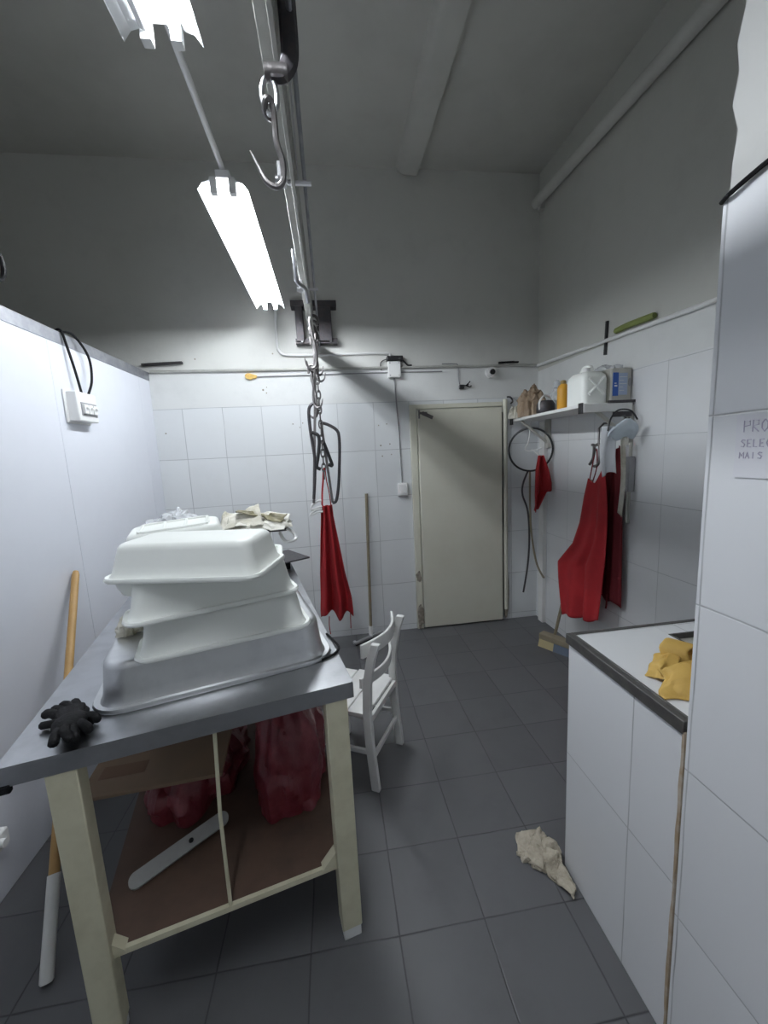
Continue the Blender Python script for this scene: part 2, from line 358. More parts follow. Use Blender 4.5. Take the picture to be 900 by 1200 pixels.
# trolley with its swivel hook close to the camera
TY = .95
t = thing('rail_trolley', 'dark rail trolley with roller straddling the rail overhead', 'trolley', (RX, TY, 2.43))
fr = MB().tube(spline([(RX+.034, TY, 2.60), (RX+.036, TY, 2.50), (RX+.034, TY, 2.43), (RX+.018, TY, 2.402), (RX-.005, TY, 2.400)], 5), .014, 8, flat=1.3)
obj('frame', fr, M_dark, t)
obj('wheel', MB().cyl((RX+.022, TY, 2.575), (RX+.040, TY, 2.575), .044, 18), M_iron, t)
obj('swivel_barrel', MB().cyl((RX-.018, TY, 2.402), (RX+.028, TY, 2.402), .016, 12), M_iron, t)
t = thing('swivel_hook', 'long single hook hanging from the trolley overhead', 'hook', (RX-.02, TY, 2.20))
lk = [(RX-.012+.015*math.cos(a), TY, 2.360+.034*math.sin(a)) for a in [2*math.pi*k/14 for k in range(14)]]
obj('link', MB().tube(lk, .0055, 8, closed=True), M_chrome, t)
hk = spline([(RX-.006, TY+.012, 2.348), (RX-.014, TY+.014, 2.330), (RX-.024, TY, 2.332), (RX-.018, TY-.012, 2.346), (RX-.008, TY-.004, 2.342), (RX-.006, TY, 2.310), (RX-.005, TY, 2.275), (RX+.004, TY, 2.238), (RX+.002, TY, 2.205), (RX-.012, TY, 2.192), (RX-.032, TY, 2.202), (RX-.046, TY, 2.228), (RX-.060, TY, 2.258)], 6)
n = len(hk); obj('hook_shaft', MB().tube(hk, [.0065 if i < n-14 else .0065*(1-.8*(i-n+14)/14) for i in range(n)], 8), M_iron, t)

# bunch of hooks at the far end of the rail
def s_hook(label, y, x, ztop, ln, turn, first=[None]):
    if first[0] is None:
        t = thing('meat_hook', label, 'hook', (0, 0, 0), 0, 'iron meat hooks bunched on the far end of the rail')
        pts = spline([(.030, 0, -.045), (.032, 0, -.012), (.016, 0, .008), (-.006, 0, .006), (-.016, 0, -.02), (-.010, 0, -.07), (.004, 0, -.15), (.010, 0, -.21), (.004, 0, -.265), (-.02, 0, -.285), (-.048, 0, -.268), (-.060, 0, -.225)], 6)
        n = len(pts)
        obj('hook_bar', MB().tube(pts, [.0085 if i < n-12 else .0085*(1-.8*(i-n+12)/12) for i in range(n)], 8), M_iron, t, local=True)
        first[0] = t
    else: t = dup(first[0], (0, 0, 0), (0, 0, 0), label)
    t.location = (x, y, ztop); t.rotation_euler = (0, 0, turn); s = ln/.285; t.scale = (s, s, s)
    return t
HP = [(2.62, .0, 'nearest of the bunched meat hooks on the rail bar, its point to the left'),
      (2.72, .5, 'second of the bunched meat hooks, hanging close behind the nearest one'),
      (2.82, -2.4, 'meat hook in the middle of the bunch with its point turned right'),
      (2.93, .8, 'fourth meat hook hung on the rail bar in front of the wall bracket'),
      (3.06, -2.8, 'meat hook hung nearest the back wall in the rail bunch')]
for y, a, lb in HP: s_hook(lb, y, RX+.010, 2.468, .30, a)
HQ = [(2.70, 2.182, .26, 2.8, 'small hook hanging from the nearest bunched meat hook'),
      (2.86, 2.176, .30, -.5, 'lower meat hook above the bow saws with its point on the left'),
      (2.96, 2.170, .24, 2.4, 'lower meat hook behind the saws with its point on the right')]
for y, z, l, a, lb in HQ: s_hook(lb, y, RX-.012, z+.015, l, a)
# chain carrying the saws and the apron
t = thing('hanging_chain', 'dark chain of links hanging among the hooks above the red apron', 'chain', (RX+.01, 2.88, 1.42))
z = 2.42; k = 0
while z > 1.50:
    L = .062; c = z-L/2+.006; ax = k % 2
    pts = [(RX+.012+(.013*math.cos(a) if ax else 0), 2.88+(0 if ax else .013*math.cos(a)), c+L/2*math.sin(a)) for a in [2*math.pi*q/12 for q in range(12)]]
    obj('chain_link', MB().tube(pts, .0055, 6, closed=True), M_iron, t); z -= L-.012; k += 1
# bow saws
def bow_saw(label, pts, blade, handle, y):
    t = thing('bow_saw', label, 'saw', (pts[0][0], y, min(p[1] for p in pts)), 0, 'bow saws hanging from the rail')
    obj('frame', MB().tube(spline([(a, y, b) for a, b in pts], 6), .011, 8, flat=1.0), M_dark, t)
    (x0, z0), (x1, z1) = blade
    obj('blade', MB().beam((x0, y, z0), (x1, y, z1), .018, .002, (0, 1, 0)), M_iron, t)
    obj('handle', MB().tube(spline([(a, y, b) for a, b in handle], 5), [.012]*(len(handle)*5-4), 8), M_blackp, t)
bow_saw('bow saw hanging on the left of the hooks with a black frame', [(RX-.01, 1.985), (RX-.042, 1.975), (RX-.062, 1.93), (RX-.060, 1.80), (RX-.045, 1.62), (RX-.052, 1.50), (RX-.072, 1.33)], ((RX-.015, 1.985), (RX-.074, 1.30)), [(RX-.05, 1.79), (RX-.012, 1.77), (RX-.006, 1.72), (RX-.022, 1.62), (RX-.035, 1.555), (RX-.008, 1.535)], 2.84)
bow_saw('bow saw hanging on the right of the hooks with a grey frame', [(RX+.012, 1.86), (RX+.060, 1.845), (RX+.120, 1.805), (RX+.135, 1.75), (RX+.130, 1.62), (RX+.110, 1.42), (RX+.085, 1.30), (RX+.055, 1.285)], ((RX+.015, 1.86), (RX+.058, 1.285)), [(RX+.014, 1.74), (RX+.030, 1.70), (RX+.055, 1.62), (RX+.072, 1.555), (RX+.045, 1.565)], 2.92)
t = thing('hanger_clip', 'white plastic clip hanging at the neck of the narrow red apron', 'clip', (-.11, 2.84, 1.22))
obj('clip_body', MB().tube(spline([(RX-.02, 2.85, 1.315), (RX-.05, 2.85, 1.31), (RX-.088, 2.85, 1.285), (RX-.095, 2.85, 1.255), (RX-.06, 2.85, 1.262), (RX-.02, 2.85, 1.275)], 5), .009, 8), M_white, t)
obj('clip_body', MB().tube(spline([(RX-.02, 2.85, 1.255), (RX-.07, 2.85, 1.245), (RX-.105, 2.85, 1.215), (RX-.05, 2.85, 1.232), (RX-.015, 2.85, 1.235)], 5), .008, 8), M_white, t)

# ------------------------------------------------------------------ aprons
def cloth(fn, nu=40, nv=60): return MB().grid(fn, nu, nv)
def lerp(tab, v):
    for (a, *p), (b, *q) in zip(tab, tab[1:]):
        if a <= v <= b:
            k = (v-a)/(b-a) if b > a else 0; return [x+(y-x)*k for x, y in zip(p, q)]
    return list(tab[-1][1:])
t = thing('apron', 'narrow red apron hanging folded from the far end of the rail', 'apron', (-.05, 2.88, .40), 0, 'red aprons')
tabA = [(0, -.088, -.008), (.10, -.092, -.004), (.35, -.112, .024), (.6, -.130, .052), (.82, -.140, .088), (.93, -.148, .094), (1, -.148, .094)]
def fA(u, v):
    l, r = lerp(tabA, v); zt = 1.275; zb = .405+.05*abs(math.sin(u*5.0+.3))+.05*u*(1-u)
    amp = .018+.035*v
    return Vector((l+(r-l)*u, 2.87+amp*math.sin(u*15+2*v)+.03*v*math.sin(u*6), zt+(zb-zt)*v))
obj('apron_cloth', cloth(fA), M_red, t, solid=.003, smooth=180)
obj('neck_strap', MB().tube(spline([(-.080, 2.87, 1.24), (-.072, 2.88, 1.36), (-.058, 2.88, 1.46), (-.050, 2.88, 1.525), (-.040, 2.88, 1.535), (-.035, 2.88, 1.45), (-.022, 2.88, 1.36), (-.014, 2.87, 1.24)], 6), .008, 6, flat=.35), M_red, t)
obj('tie_string', MB().tube(spline([(-.085, 2.89, .43), (-.090, 2.89, .36), (-.085, 2.89, .29)], 5), .004, 6), M_red, t)
obj('tie_string', MB().tube(spline([(.075, 2.87, .47), (.072, 2.87, .40), (.070, 2.87, .33)], 5), .004, 6), M_red, t)

# aprons on the right wall (u runs from far to near along -Y)
t = thing('apron', 'wide bright red apron hanging under the shelf on the right wall', 'apron', (1.76, 2.5, .33), 0, 'red aprons')
tabB = [(0, 2.545, 2.385), (.12, 2.575, 2.36), (.3, 2.60, 2.335), (.45, 2.66, 2.33), (.62, 2.83, 2.33), (.74, 2.81, 2.335), (1, 2.745, 2.34)]
def fB(u, v):
    l, r = lerp(tabB, v); zt = 1.385+.10*max(0, u-.45)*1.8-.03*math.sin(u*math.pi); zb = .315+.115*u+.012*math.sin(u*14)
    return Vector((1.755-.035*v*math.sin(u*9+.6)-.02*math.sin(u*17+v*3)*v-.03*v, l+(r-l)*u, zt+(zb-zt)*v))
obj('apron_cloth', cloth(fB, 50, 60), M_red, t, solid=.003, smooth=180)
obj('neck_strap', MB().tube(spline([(1.757, 2.535, 1.36), (1.775, 2.535, 1.46), (1.80, 2.545, 1.56), (1.80, 2.525, 1.57), (1.785, 2.50, 1.46), (1.757, 2.50, 1.36)], 6), .008, 6, flat=.35), M_dred, t)
obj('neck_strap', MB().tube(spline([(1.757, 2.395, 1.46), (1.775, 2.385, 1.55), (1.80, 2.385, 1.63), (1.80, 2.37, 1.63), (1.78, 2.36, 1.53)], 6), .012, 6, flat=.35), M_dred, t)
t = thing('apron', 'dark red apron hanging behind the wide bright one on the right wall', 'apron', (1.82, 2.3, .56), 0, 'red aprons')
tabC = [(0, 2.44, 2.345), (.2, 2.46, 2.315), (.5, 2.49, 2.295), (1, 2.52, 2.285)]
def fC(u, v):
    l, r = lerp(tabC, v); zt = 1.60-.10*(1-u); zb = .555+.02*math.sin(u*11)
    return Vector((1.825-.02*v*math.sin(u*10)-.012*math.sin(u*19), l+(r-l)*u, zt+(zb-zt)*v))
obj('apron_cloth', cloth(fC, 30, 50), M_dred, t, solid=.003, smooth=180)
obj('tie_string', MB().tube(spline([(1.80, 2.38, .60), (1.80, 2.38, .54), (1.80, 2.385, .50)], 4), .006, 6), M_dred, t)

# ------------------------------------------------------------------ shelf on the right wall and what is on it
SZ = 1.862
t = thing('wall_shelf', 'white wall shelf full of containers in the back right corner', 'shelf', (1.7, 2.8, 1.84))
sh = MB(); sh.loft([[Vector(p) for p in ((1.535, 2.30, z), (XR, 2.30, z), (XR, 3.40, z), (1.60, 3.40, z))] for z in (SZ-.022, SZ)])
obj('plank', sh, M_wwood, t, bevel=.003)
obj('end_board', B((1.535, 2.285, SZ-.055), (1.86, 2.30, SZ-.004)), M_wwood, t, bevel=.003)
obj('edge_strip', B((1.70, 2.280, SZ-.003), (1.872, 2.30, SZ+.012)), M_dark, t)
for yy in (2.315, 3.25):
    obj('bracket', MB().box2((1.845, yy-.025, 1.60), (XR, yy+.025, SZ-.022)).beam((1.86, yy, 1.64), (1.62, yy, SZ-.03), .02, .02, (0, 1, 0)), M_beige, t, bevel=.003)
obj('end_cap', B((1.525, 2.29, SZ-.06), (1.535, 2.325, SZ+.004)), M_blackp, t)
obj('end_cap', B((1.588, 3.36, SZ-.05), (1.599, 3.405, SZ+.004)), M_blackp, t)
obj('coat_hook', MB().tube(spline([(1.80, 2.305, SZ-.05), (1.80, 2.270, 1.77), (1.80, 2.245, 1.735), (1.80, 2.235, 1.765)], 5), .006, 6).box((1.79, 2.285, 1.79), (.12, .014, .03)), M_dark, t)
# jerry can
t = thing('jerry_can', 'white jerry can at the near end of the wall shelf', 'jerry can', (1.605, 2.42, SZ))
bodyr = [rrect(.165, .20, .035, z, cx=1.640, cy=2.42) for z in (SZ, SZ+.02, SZ+.15)]+[rrect(.155, .19, .035, SZ+.175, cx=1.640, cy=2.42), rrect(.12, .15, .03, SZ+.195, cx=1.640, cy=2.42)]
obj('can_body', MB().loft(bodyr), M_wplas, t, smooth=60)
for a, b in (((1.590, .055), (1.690, .155)), ((1.690, .055), (1.590, .155))):
    obj('moulded_rib', MB().tube([(a[0], 2.318, SZ+a[1]), (b[0], 2.318, SZ+b[1])], .010, 8), M_wplas, t)
obj('carry_handle', MB().tube(spline([(1.63, 2.36, SZ+.185), (1.63, 2.37, SZ+.225), (1.63, 2.43, SZ+.228), (1.63, 2.47, SZ+.185)], 5), .013, 8), M_wplas, t)
obj('cap', MB().cyl((1.605, 2.37, SZ+.19), (1.605, 2.37, SZ+.218), .022), M_white, t)
# box with the blue label
t = thing('storage_box', 'grey box with a blue label beside the jerry can on the shelf', 'box', (1.775, 2.42, SZ))
bx = [rrect(.142, .24, .014, z, cx=1.798, cy=2.43) for z in (SZ+.002, SZ+.205)]
obj('box_body', MB().loft(bx), M_beige, t, bevel=.003)
lb = obj('label', B((1.738, 2.3075, SZ+.045), (1.836, 2.311, SZ+.175)), M_pale, t); lb['label'] = 'pale printed label'
bl = obj('label_panel', B((1.738, 2.3055, SZ+.04), (1.774, 2.3085, SZ+.178)), M_blue, lb); bl['label'] = 'blue panel with white mark'
obj('label_mark', MB().box2((1.747, 2.304, SZ+.095), (1.765, 2.306, SZ+.104)).box2((1.747, 2.304, SZ+.112), (1.760, 2.306, SZ+.117)), M_white, lb)
obj('label_mark', MB().box2((1.782, 2.3055, SZ+.15), (1.830, 2.3085, SZ+.153)).box2((1.782, 2.3055, SZ+.13), (1.810, 2.3085, SZ+.133)).box2((1.782, 2.3055, SZ+.11), (1.830, 2.3085, SZ+.113)).box2((1.782, 2.3055, SZ+.09), (1.806, 2.3085, SZ+.093)).box2((1.782, 2.3055, SZ+.07), (1.812, 2.3085, SZ+.073)), M_white, lb)
obj('hand_hole', MB().loft([[Vector((1.852+.010*math.cos(a), y, SZ+.12+.026*math.sin(a))) for a in [2*math.pi*k/14 for k in range(14)]] for y in (2.307, 2.313)]), M_grey, t)
def facet(p, sc_, seed):
    d, q = mnoise.voronoi(p*sc_+Vector((seed*3.7, seed*1.3, seed*2.9)))
    c = q[0]; nv = Vector((nz(c.x, c.y, c.z, 3.1, 1), nz(c.y, c.z, c.x, 3.1, 2), nz(c.z, c.x, c.y, 3.1, 3)))
    return (p*sc_+Vector((seed*3.7, seed*1.3, seed*2.9))-c).dot(nv)*2.2+.35*nz(c.x, c.y, c.z, 5.3, 4)
def crumple(c, rx, ry, h, seed, rough=.28, nu=80, nv=34, ridge=1.0, rot=0., freq=5.):
    """a crumpled heap: a closed lump broken into sharp facets and folds with a ragged outline, resting on z = c.z"""
    mb = MB(); c = Vector(c); rings = []; sc1 = freq*2.6/max(rx/.1, 1)**.35; Rm = Matrix.Rotation(rot, 3, 'Z'); s_ = min(rx, ry, h*1.6)
    for j in range(nv+1):
        v = j/nv; rr = math.sin(min(v/.9, 1)*math.pi*.5); zz = math.cos(min(v/.9, 1)*math.pi*.5); ring = []
        for i in range(nu):
            a = 2*math.pi*i/nu; x = math.cos(a); y = math.sin(a)
            out = 1+rough*1.2*nz(x*1.3, y*1.3, 0, 1.2, seed)+rough*.7*nz(x*3, y*3, zz, 1.3, seed+3)
            p = Vector((x*rr*rx*out, y*rr*ry*out, h*zz**.75*(.8+rough*nz(x*rr*2, y*rr*2, 0, 1.2, seed))))
            nn = Vector((x*rr/rx, y*rr/ry, (zz+.15)/h)).normalized()
            f = facet(p, sc1, seed)+.45*facet(p, sc1*2.3, seed+5)
            p = p+nn*f*s_*.20*ridge
            p.z = max(p.z, .0) if j < nv else 0.0
            ring.append(p)
        rings.append(ring)
    mb.loft([[c+Rm @ p for p in r] for r in rings], cap0=False)
    return mb
def sheet(c4, amp, seed, zmin, n=26, freq=9.):
    a, b, c_, d = [Vector(q) for q in c4]
    def f(u, v):
        p = a*(1-u)*(1-v)+b*u*(1-v)+c_*u*v+d*(1-u)*v
        k = facet(Vector((p.x, p.y, 0)), freq, seed)+.5*facet(Vector((p.x, p.y, .3)), freq*2.2, seed+2)
        p = p+Vector((nz(u*2, v*2, seed)*amp*.6, nz(v*2, u*2, seed+4)*amp*.6, k*amp*.55+amp*.5*math.sin(3.1*u+seed)*math.sin(4*v+seed)))
        p.z = max(p.z, zmin); return p
    return cloth(f, n, n)
# small things at the far end of the shelf
t = thing('squeeze_bottle', 'orange bottle standing on the wall shelf behind the jerry can', 'bottle', (1.66, 2.70, SZ))
def lathe(c, prof, n=18):
    c = Vector(c); return MB().loft([[c+Vector((r*math.cos(2*math.pi*k/n), r*math.sin(2*math.pi*k/n), z)) for k in range(n)] for r, z in prof])
obj('bottle_body', lathe((1.655, 2.70, SZ), [(.036, 0), (.040, .008), (.040, .14), (.034, .165), (.018, .18)]), M_orange, t)
obj('bottle_cap', lathe((1.655, 2.70, SZ), [(.019, .179), (.019, .20), (.010, .205)]), M_amber, t)
obj('bottle_sleeve', crumple((1.72, 2.66, SZ+.001), .05, .07, .24, 5, rough=.2), M_amber, None)
o = bpy.data.objects['bottle_sleeve']; o.name = 'amber_bag'; tag(o, 'crumpled amber plastic bag between orange bottle and wall', 'bag')
t = thing('kettle', 'dark round jug with a pale arched handle on the shelf', 'jug', (1.655, 2.93, SZ))
obj('jug_body', lathe((1.66, 2.94, SZ), [(.062, 0), (.068, .01), (.066, .07), (.052, .095), (.03, .10)]), M_dark, t)
obj('jug_handle', MB().tube(spline([(1.60, 2.92, SZ+.03), (1.60, 2.92, SZ+.09), (1.645, 2.93, SZ+.135), (1.70, 2.94, SZ+.11), (1.715, 2.95, SZ+.03)], 6), .007, 8), M_white, t)
t = thing('spray_nozzle', 'grey conical nozzle standing on the shelf beside the jug', 'nozzle', (1.72, 2.83, SZ))
obj('cone', lathe((1.735, 2.82, SZ), [(.055, 0), (.052, .02), (.022, .17), (.012, .19)]), M_grey, t)
obj('spout', MB().tube([(1.735, 2.82, SZ+.185), (1.715, 2.79, SZ+.205)], .010, 8), M_blackp, t)
tag(obj('paper_bag', crumple((1.70, 3.19, SZ+.001), .105, .085, .27, 21, rough=.3, freq=7), M_brown), 'brown crumpled paper bag at the far end of the wall shelf', 'bag')
tag(obj('plastic_bag', crumple((1.80, 3.0, SZ+.001), .05, .08, .30, 31, rough=.25, freq=8), M_clear), 'clear plastic bag upright behind the jug on the shelf', 'bag')
tag(obj('cloth_bundle', crumple((1.60, 3.34, SZ+.001), .05, .045, .12, 24, rough=.3, freq=9), M_linen), 'pale cloth bundle hanging over the far shelf end by door', 'cloth')
tag(obj('cover_sheet', crumple((1.795, 2.45, SZ+.208), .06, .11, .045, 44, rough=.2, freq=5), M_clear), 'clear plastic sheet lying on top of the grey box', 'sheet')

# things hung below the shelf's near end
t = thing('visor', 'pale blue cap with a black band hung at the shelf end', 'cap', (1.75, 2.25, 1.64))
def fcap(u, v):
    a = -1.9+u*3.8; r = .102*math.sin(.15+v*1.42)
    return Vector((1.755+r*math.sin(a)*.95, 2.235-.055*math.cos(v*1.5)*math.cos(a*.4), 1.755-.115*v*(.55+.45*math.cos(a*.7))-.012*math.sin(u*20)*v))
obj('cap_cloth', cloth(fcap, 30, 14), M_bcloth, t, solid=.004, smooth=180)
obj('head_band', MB().tube(spline([(1.650, 2.22, 1.69), (1.670, 2.225, 1.76), (1.715, 2.235, 1.805), (1.765, 2.24, 1.815), (1.815, 2.235, 1.80), (1.845, 2.225, 1.75)], 6), .005, 6), M_blackp, t)
def strip(x0, x1, y, zt, zb, seed, amp=.012, taper=1.):
    def f(u, v):
        k = 1-(1-taper)*v
        return Vector((x0+(x1-x0)*(.5+(u-.5)*k)+.008*math.sin(v*5+seed), y+amp*math.sin(u*8+seed+v*2), zt+(zb-zt)*v-.015*math.sin(u*4+seed)*v))
    return cloth(f, 16, 30)
tag(obj('towel', strip(1.650, 1.745, 2.275, 1.72, 1.425, 2, .012), M_wcloth, solid=.003, smooth=180), 'white cloth hanging above the neck of the wide red apron', 'cloth')
tag(obj('cloth_strip', strip(1.765, 1.805, 2.255, 1.65, 1.17, 5, .008, .8), M_linen, solid=.003, smooth=180), 'long pale strip hanging right of the aprons below the cap', 'strip')
t = thing('hand_brush', 'dark brush with pale handle hanging on the right wall', 'brush', (1.84, 2.27, 1.12))
obj('brush_head', MB().box((1.845, 2.27, 1.42), (.045, .035, .22)), M_grey, t, bevel=.006)
obj('brush_handle', MB().box((1.842, 2.27, 1.21), (.022, .016, .20)), M_beige, t, bevel=.005)
obj('hanging_tab', MB().box((1.845, 2.27, 1.57), (.02, .014, .09)), M_beige, t, bevel=.005)
t = thing('bulldog_clamp', 'dark metal clamp hanging at the strap of the wide red apron', 'clamp', (1.80, 2.53, 1.47))
obj('clamp_jaw', MB().tube(spline([(1.80, 2.575, 1.61), (1.79, 2.54, 1.60), (1.795, 2.555, 1.52), (1.79, 2.585, 1.475)], 5), .010, 8).tube(spline([(1.79, 2.54, 1.60), (1.80, 2.50, 1.61), (1.795, 2.485, 1.53), (1.79, 2.50, 1.475), (1.79, 2.535, 1.465)], 5), .010, 8), M_iron, t)
obj('clamp_rod', MB().tube([(1.80, 2.51, 1.60), (1.815, 2.53, 1.72), (1.85, 2.53, 1.75), (XR, 2.53, 1.75)], .007, 8), M_iron, t)
# wire hoop, red cap and hanging cords in the corner
def hoop():
    c = Vector((1.715, 3.28, 1.592)); u = Vector((.80, -.60, 0)); return [c+u*.180*math.cos(a)+Vector((0, 0, .183*math.sin(a))) for a in [2*math.pi*k/40 for k in range(40)]]
t = thing('wire_hoop', 'round black hoop hanging under the far end of the shelf', 'hoop', (1.715, 3.28, 1.40))
obj('ring', MB().tube(hoop(), .0085, 8, closed=True), M_blackp, t)
obj('hanging_strap', MB().tube(spline([(1.712, 3.282, 1.848), (1.715, 3.28, 1.77), (1.700, 3.285, 1.66), (1.675, 3.29, 1.61), (1.685, 3.285, 1.585), (1.73, 3.26, 1.585), (1.785, 3.22, 1.60)], 6), .006, 8), M_white, t)
t = thing('red_cap', 'small red cloth hanging through the black hoop', 'cloth', (1.75, 3.2, 1.08))
tabD = [(0, 1.745, 1.785), (.25, 1.715, 1.835), (.5, 1.705, 1.865), (.68, 1.700, 1.865), (.72, 1.700, 1.82), (1, 1.700, 1.735)]
def fD(u, v):
    l, r = lerp(tabD, v); return Vector((l+(r-l)*u, 3.20-.025*math.sin(u*9+v)-.02*v, 1.54-.48*v+.04*u*(v > .66)))
obj('cap_cloth', cloth(fD, 22, 36), M_red, t, solid=.004, smooth=180)
obj('hanging_loop', MB().tube(spline([(1.765, 3.2, 1.53), (1.735, 3.25, 1.58), (1.72, 3.27, 1.588)], 5), .008, 6), M_white, t)
t = thing('electric_cable', 'dark cords hanging in the corner below the black hoop', 'cord', (1.70, 3.30, .3))
obj('cord', MB().tube(spline([(1.700, 3.29, 1.41), (1.665, 3.31, 1.30), (1.66, 3.31, 1.20), (1.705, 3.30, 1.05), (1.72, 3.30, .80), (1.71, 3.31, .55), (1.675, 3.32, .30)], 7), .008, 8), M_dark, t)
obj('cord', MB().tube(spline([(1.715, 3.285, 1.41), (1.715, 3.28, 1.10), (1.725, 3.27, .85), (1.76, 3.25, .60), (1.81, 3.23, .47), (1.82, 3.22, .46)], 7), .009, 8), M_gwood, t)

# broom behind the aprons
t = thing('broom', 'broom leaning in the right corner behind the red aprons', 'broom', (1.69, 2.82, 0))
obj('handle', MB().tube([(1.705, 2.845, .10), (1.862, 2.66, 1.36)], .012, 10), M_gwood, t)
hd = MB().box((1.69, 2.80, .085), (.075, .26, .05), Matrix.Rotation(R(30), 3, 'Z')); obj('broom_head', hd, M_gwood, t, bevel=.008)
br = MB(); Rz = Matrix.Rotation(R(30), 3, 'Z')
br.loft([[Vector((1.69, 2.80, 0))+Rz @ Vector((x*s, y*(1+.1*(s-1)), z)) for x, y in ((-.034, -.125), (.034, -.125), (.034, .0), (-.034, .0))] for z, s in ((.0, 1.4), (.065, 1.))]); obj('bristles', br, M_sq, t)
br = MB(); br.loft([[Vector((1.69, 2.80, 0))+Rz @ Vector((x*s, y*(1+.1*(s-1)), z)) for x, y in ((-.034, .0), (.034, .0), (.034, .125), (-.034, .125))] for z, s in ((.0, 1.4), (.065, 1.))]); o = obj('bristles', br, M_ybr, t); o['label'] = 'yellowed bristles'

# conduits, boxes, wires on the back and right walls
t = thing('wall_conduit', 'white conduit along the back wall at the top of the tiles', 'conduit', (0, YB, 2.33))
obj('pipe', MB().tube([(-1.34, YB-.012, 2.337), (.0, YB-.012, 2.331), (.9, YB-.012, 2.328), (1.86, YB-.012, 2.322)], .011, 8), M_rail, t)
obj('cable', MB().tube([(-.56, YB-.006, 2.283), (.56, YB-.006, 2.292), (1.0, YB-.006, 2.29)], .005, 6), M_grey, t)
obj('cable', MB().tube(spline([(1.00, YB-.007, 2.352), (1.10, YB-.007, 2.350), (1.14, YB-.007, 2.335), (1.145, YB-.007, 2.22), (1.15, YB-.007, 2.18)], 5), .004, 6), M_grey, t)
obj('clip', MB().box((1.60, YB-.022, 2.350), (.16, .014, .012)).tube([(1.50, YB-.02, 2.347), (1.64, YB-.022, 2.352)], .009, 6), M_black, t)
t = thing('wall_conduit', 'white conduit rising along the right wall above the shelf', 'conduit', (XR, 2.5, 2.28))
obj('pipe', MB().tube([(XR-.014, 3.44, 2.318), (XR-.014, 2.56, 2.288), (XR-.014, .80, 2.235)], .013, 8), M_white, t)
tag(obj('pipe_strap', MB().box((XR-.010, 2.555, 2.305), (.014, .016, .21), Matrix.Rotation(R(3), 3, 'X')), M_blackp), 'black upright strip across the conduit on the right wall', 'strip')
fm = MB().tube(spline([(XR-.022, 2.455, 2.318), (XR-.022, 2.36, 2.322), (XR-.022, 2.25, 2.318), (XR-.022, 2.14, 2.313)], 5), [.013]+[.019]*13+[.019, .016], 8); tag(obj('foam_strip', fm, M_green), 'green foam strip lying on the right wall conduit', 'foam')
tag(obj('ceiling_pipe', MB().tube([(XR-.05, 3.42, 3.60), (XR-.05, -1.5, 3.38)], .042, 12).box((XR-.02, 3.38, 3.60), (.04, .04, .14)).box((XR-.02, 1.0, 3.48), (.04, .04, .14)), M_paint), 'thick pipe under the ceiling along the right wall', 'pipe')
t = thing('junction_box', 'square white junction box on the back wall with black adapter', 'junction box', (.585, YB, 2.24))
obj('box_body', B((.53, YB-.045, 2.245), (.635, YB, 2.375)), M_white, t, bevel=.006)
for x, zz in ((.545, 2.262), (.62, 2.262), (.62, 2.36), (.545, 2.36)): obj('screw', MB().cyl((x, YB-.047, zz), (x, YB-.044, zz), .005, 8), M_grey, t)
t = thing('power_adapter', 'black plug adapter on top of the white junction box', 'adapter', (.59, YB, 2.375))
obj('adapter_body', B((.52, YB-.06, 2.376), (.655, YB-.002, 2.415)), M_blackp, t, bevel=.005)
obj('lead', MB().tube(spline([(.525, YB-.02, 2.395), (.49, YB-.015, 2.385), (.47, YB-.012, 2.36), (.475, YB-.010, 2.31)], 5), .004, 6), M_blackp, t)
obj('lead', MB().tube(spline([(.655, YB-.02, 2.39), (.68, YB-.02, 2.365), (.70, YB-.016, 2.345), (.735, YB-.016, 2.345)], 5), .007, 6), M_blackp, t)
tag(obj('cable', MB().tube([(.583, YB-.006, 2.25), (.602, YB-.006, 1.8), (.612, YB-.006, 1.36)], .006, 6), M_grey), 'grey cable running from junction box down to the switch', 'cable')
t = thing('light_switch', 'white switch box on the tiles left of the door', 'switch', (.615, YB, 1.25))
obj('switch_body', B((.568, YB-.04, 1.245), (.66, YB, 1.36)), M_white, t, bevel=.012)
obj('rocker', B((.59, YB-.046, 1.27), (.638, YB-.039, 1.335)), M_white, t, bevel=.003)
t = thing('security_camera', 'small round white camera with black lens above the door', 'camera', (1.43, YB, 2.25))
obj('camera_body', MB().cyl((1.430, YB, 2.268), (1.430, YB-.04, 2.268), .045, 20).cyl((1.43, YB-.04, 2.268), (1.43, YB-.052, 2.268), .034, 20), M_white, t)
obj('lens', MB().cyl((1.43, YB-.05, 2.268), (1.43, YB-.062, 2.268), .023, 16), M_blackp, t)
t = thing('loose_plug', 'black connector with bare wires dangling above the door', 'plug', (1.16, YB, 2.14))
obj('plug_body', MB().box((1.165, YB-.018, 2.155), (.04, .03, .035)), M_blackp, t, bevel=.004)
for q in ((1.24, 2.20), (1.25, 2.165), (1.225, 2.175)): obj('wire', MB().tube(spline([(1.165, YB-.018, 2.165), (1.20, YB-.02, 2.165), (q[0]-.01, YB-.022, q[1]-.012), (q[0], YB-.02, q[1])], 4), .005, 6), M_black, t)
tag(obj('tape_tag', patch(-.585, 2.285, .040, .024, 6, y=YB-.006, t=.012), M_ytag), 'yellow tape tag on the conduit left of the rail', 'tag')
tag(obj('metal_strip', MB().box((-1.24, YB-.02, 2.395), (.30, .03, .018), Matrix.Rotation(R(-2), 3, 'Y')), M_dark, bevel=.003), 'dark metal strip on the back wall above the partition end', 'strip')
hk = MB().tube(spline([(1.585, YB-.0, 2.06), (1.60, YB-.03, 2.055), (1.62, YB-.035, 2.02), (1.60, YB-.04, 2.0)], 4), .007, 6); tag(obj('wall_hook', hk, M_dark), 'dark hook on the back wall beside the door post', 'hook')
